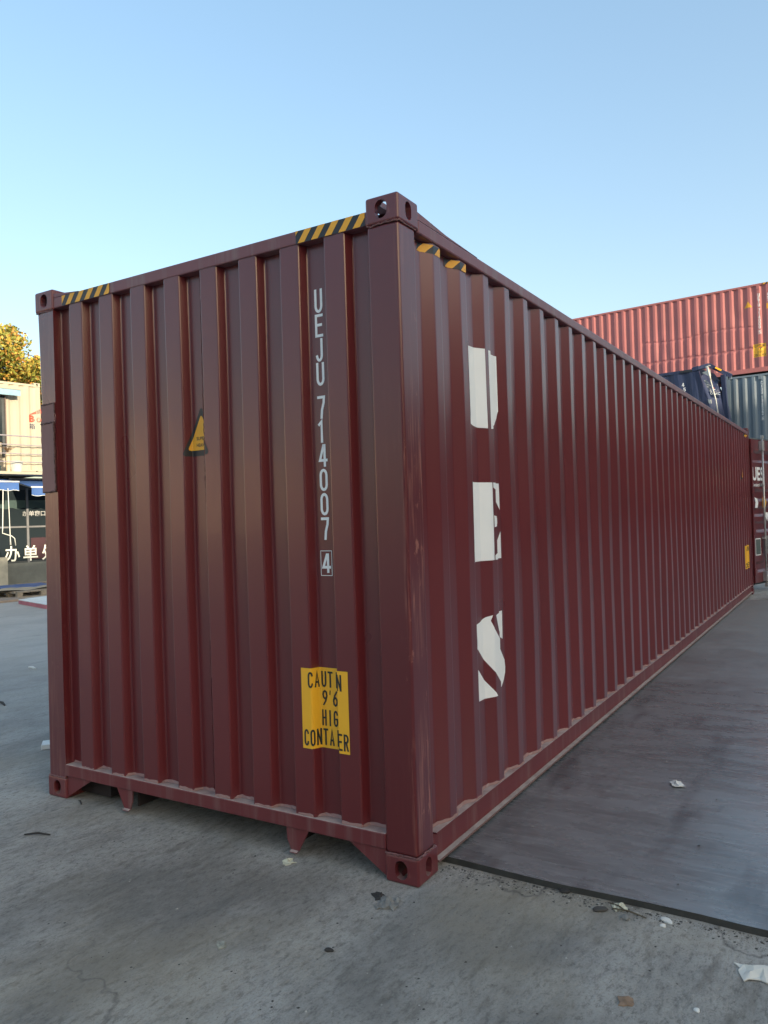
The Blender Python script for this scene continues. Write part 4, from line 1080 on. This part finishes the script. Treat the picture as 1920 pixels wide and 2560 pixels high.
# power line
pw = empty('power_line', (0,0,0), label='thin overhead wires crossing the sky beside the golden tree', cat='power line')
for z in (10.05, 9.87, 9.72):
    pts = [(-4+t*50, 25.5+t*15, z + .5*(2*t-1)**2) for t in [i/20 for i in range(21)]]
    MB().tube(pts, .018, 5).build('wire', m_rubber, pw)
for x, y in ((-4, 25.5), (46, 40.5)):
    MB().tube([(x, y, 0), (x, y, 10.6)], [.16, .11], 8).build('pole', simple('concrete_pole', (.35,.34,.32), .9), pw)

# ---------------------------------------------------------------- unseen buildings added to shade the yard and shape reflections
wh = empty('added_warehouse', (-62, -70, 0), label='long grey hall added out of view to shade the yard', cat='building')
WHH = 17.6
MB().box((0, 0, 0), (75, 18, WHH)).build('wall', simple('added_warehouse_wall', (.20, .20, .19), .7, 0, .2, .3), wh)
MB().prism([(0, -.5, WHH), (0, 18.5, WHH), (0, 9, WHH+.9)], (75, 0, 0)).build('roof', simple('added_warehouse_roof', (.16, .17, .18), .5, 0, .1, .3), wh)
for i in range(5): MB().box((4+i*15, 18.0, 0), (9+i*15, 18.08, 5)).build('roller_door', simple('roller_door', (.30, .31, .30), .5), wh)

def added_shed(loc, sx, sy, h, rz, label, wallc, n):
    o = empty('unseen_shed', loc, rz, label=label, cat='building')
    MB().box((0, 0, 0), (sx, sy, h)).build('wall', simple('added_shed_wall', wallc, .7, 0, .3, .4), o)
    MB().prism([(-.3, -.3, h), (-.3, sy+.3, h), (-.3, sy/2, h+1.1)], (sx+.6, 0, 0)).build('roof', simple('added_shed_roof', (.10,.10,.11), .6), o)
    for i in range(n): MB().box((2+i*(sx-6)/max(n-1, 1), sy, 0), (6+i*(sx-6)/max(n-1, 1), sy+.08, 4.2)).build('roller_door', simple('added_shed_door', (.16,.16,.16), .6), o)
added_shed((7, -42, 0), 143, 14, 10.5, rad(4), 'dark building added out of view at the right to darken reflections', (.075, .05, .045), 4)  # added so the long side wall reflects something dark

added_shed((-70, 52, 0), 62, 14, 9.0, rad(-12), 'pale building added out of view at the far left to bounce warm sunlight', (.62, .50, .40), 3)  # added as a sunlit bounce towards the end wall
added_shed((-36, -38, 0), 52, 14, 9.5, rad(92), 'tall dark building added behind the camera to block low sky light', (.09, .08, .08), 3)  # added to cut low light from behind the camera

# ================================================================ SMALL DEBRIS
def crumple(name, x, y, s, mat, label, cat, seed, flat=.35, n=5, rz=0, sx=1.0, z0=.0):
    rnd = random.Random(seed); k = MB(); vs = []
    for i in range(n+1):
        for j in range(n+1):
            u, v = i/n-.5, j/n-.5; ed = max(abs(u), abs(v))*2
            vs.append((s*sx*(u+rnd.gauss(0,.05)), s*(v+rnd.gauss(0,.06)), max(.0015, s*flat*(rnd.random()*.9)*(1.1-ed*.9)+.002)))
    k.add(vs, [(i*(n+1)+j, (i+1)*(n+1)+j, (i+1)*(n+1)+j+1, i*(n+1)+j+1) for i in range(n) for j in range(n)])
    o = k.build(name, mat, None); o.location = (x, y, z0); o.rotation_euler = (0, 0, rz)
    me = o.data; bm = bmesh.new(); bm.from_mesh(me); r = bmesh.ops.extrude_face_region(bm, geom=bm.faces[:]); 
    for v in [q for q in r['geom'] if isinstance(q, bmesh.types.BMVert)]: v.co.z = max(.0005, v.co.z-.0035)
    bmesh.ops.recalc_face_normals(bm, faces=bm.faces); bm.to_mesh(me); bm.free()
    return tag(o, label, cat)
def stone(name, x, y, s, mat, label, seed, z0=0, sx=1.3, group=None, cat='stone'):
    rnd = random.Random(seed); bm = bmesh.new(); bmesh.ops.create_icosphere(bm, subdivisions=2, radius=s)
    ph = [rnd.uniform(0, 6) for _ in range(3)]
    for v in bm.verts:
        k = 1+.22*math.sin(v.co.x/s*2.5+ph[0])+.18*math.sin(v.co.y/s*3+ph[1])+.1*rnd.random()
        v.co = Vector((v.co.x*k*sx, v.co.y*k, v.co.z*k*.55)); v.co.z = max(v.co.z, -s*.3)
    for v in bm.verts: v.co.z += s*.28
    me = bpy.data.meshes.new(name); bm.to_mesh(me); bm.free()
    o = link_mesh(name, me, mat); o.location = (x, y, z0); o.rotation_euler = (0, 0, rnd.uniform(0, 6)); return tag(o, label, cat, group)
m_paper = simple('grey_crumpled_paper', (.20,.20,.18), .7, 0, .4, 40); m_pleaf = simple('pale_leaf', (.55,.55,.42), .8, 0, .15, 30)
m_rag = simple('off_white_rag', (.66,.65,.57), .85, 0, .06, 20); m_bleaf = simple('brown_leaf', (.25,.17,.11), .8, 0, .3, 40); m_dark = simple('dark_scrap', (.035,.033,.03), .8); m_chalk = simple('white_chip', (.7,.7,.64), .7)
crumple('crushed_paper', -.165, .045, .075, m_paper, 'crushed grey paper scrap on the ground in front of the near corner casting', 'litter', 3, .42, 6, .3, 1.3)
crumple('dark_scrap', -.13, .115, .045, m_dark, 'small dark scrap beside the crushed grey paper', 'litter', 4, .4, 4, .8, 1.4)
crumple('fallen_leaf', -.054, .640, .05, m_pleaf, 'torn pale leaf on the ground below the right support tab', 'leaf', 5, .5, 5, 1.0)
crumple('rag', .006, -1.272, .09, m_rag, 'off-white rag lying on the ground at the right edge', 'rag', 21, .42, 5, 1.9, 1.35)
crumple('fallen_leaf', -.345, -.928, .045, m_bleaf, 'brown curled leaf near the bottom of the photo', 'leaf', 8, .5, 4, .4)
crumple('fallen_leaf', -.71, .43, .03, simple('withered_leaf', (.30,.30,.24), .8, 0, .4, 60), 'pale withered leaf lying left of centre in the foreground', 'leaf', 9, .4, 4, .9, 1.5)
crumple('fallen_leaf', .225, -.76, .05, m_pleaf, 'dry pale leaf beside the edge of the steel plate', 'leaf', 10, .6, 4, 2.2)
stone('stone', .206, -.944, .014, m_chalk, 'white pebble nearest the edge of the steel plate', 2, sx=1.8)
stone('stone', .165, -.935, .008, m_chalk, 'small white chip just before the white pebble', 3, sx=1.5)
stone('stone', .262, -.53, .020, m_dark, 'dark clod against the edge of the steel plate', 5)
stone('stone', .175, -.70, .017, simple('dark_stone', (.07,.065,.055), .8), 'dark brown stone below the dry leaf by the plate edge', 6, sx=1.6)
stone('stone', .155, -.80, .015, simple('grey_stone', (.20,.20,.18), .8), 'grey stone on the ground in front of the twigs', 7)
stone('stone', -.288, -1.127, .008, m_chalk, 'tiny white stone at the lower right of the foreground', 8)
stone('stone', .33, -.20, .016, simple('pale_stone', (.30,.29,.26), .8), 'pale flat stone on the ground near the corner casting', 9, sx=1.7)
stone('stone', -.55, .06, .012, m_dark, 'black pebble in the centre foreground', 10)
crumple('white_wrapper', 1.643, -.706, .06, m_chalk, 'crumpled white wrapper lying on the steel plate', 'litter', 12, .5, 5, .5, 1.3, z0=.03)
def stick(a, b, r, mat, label, z=.006, zmid=.012, cat='stick'):
    m_ = ((a[0]+b[0])/2+.004, (a[1]+b[1])/2+.003)
    o = MB().tube([(a[0], a[1], z), (m_[0], m_[1], zmid), (b[0], b[1], z)], [r*.7, r, r*.6], 6).build('stick', mat); return tag(o, label, cat)
m_twig = simple('twig_bark', (.10,.08,.05), .9)
stick((-.43, 2.02), (-.37, 1.90), .006, m_dark, 'thin black stick on the ground at the left')
stick((.20, -.74), (.185, -.87), .0035, m_twig, 'brown twig among the litter by the plate edge')
stick((.235, -.72), (.195, -.80), .003, m_twig, 'shorter crossing twig beside the dry leaf')
stick((-.02, 2.12), (.01, 2.18), .005, m_dark, 'short dark splinter in front of the far left casting')
stick((1.30, 4.97), (1.24, 4.80), .012, m_dark, 'dark bent strip on the ground at the left edge')
stick((2.47, 6.28), (2.44, 6.12), .014, m_chalk, 'small white strip on the ground behind the container corner')
# grit: thousands of tiny chips, one object
rnd = random.Random(11); gr = MB(); gd = MB()
def chip(mb, x, y, s, z=0):
    a = rnd.uniform(0, 6.28); c, d = math.cos(a)*s, math.sin(a)*s; h = s*rnd.uniform(.25, .7)
    mb.add([(x+c*1.5, y+d*1.5, z), (x-d, y+c, z), (x-c, y-d, z), (x+d, y-c, z), (x+rnd.gauss(0, s*.3), y+rnd.gauss(0, s*.3), z+h)], [(0,1,4), (1,2,4), (2,3,4), (3,0,4)])
for i in range(5200):
    x = rnd.uniform(-2.3, 2.2); y = rnd.uniform(-2.2, 4.5)
    if x > .2 and y < 0: continue
    if x > .0 and -.02 < y < 2.45: continue
    s = .0011 + .0045*rnd.random()**6
    chip(gr if rnd.random() < .4 else gd, x, y, s)
for i in range(1500):         # debris gathered along the plate edge
    y = rnd.uniform(-1.9, .0); x = .252 - abs(rnd.gauss(0, .045)); chip(gr if rnd.random() < .3 else gd, x, y, .0015+.005*rnd.random()**4)
for i in range(260):
    x = rnd.uniform(.4, 6); y = rnd.uniform(-3, -.05); chip(gr if rnd.random() < .4 else gd, x, y, .002+.006*rnd.random()**4, .031)
gr.build('pale_grit', simple('pale_grit', (.36,.35,.31), .8, 0, .4, 50), None, kind='stuff', label='pale grit scattered over the ground')
gd.build('dark_grit', simple('dark_grit', (.055,.052,.045), .85, 0, .3, 50), None, kind='stuff', label='dark grit scattered over the ground')
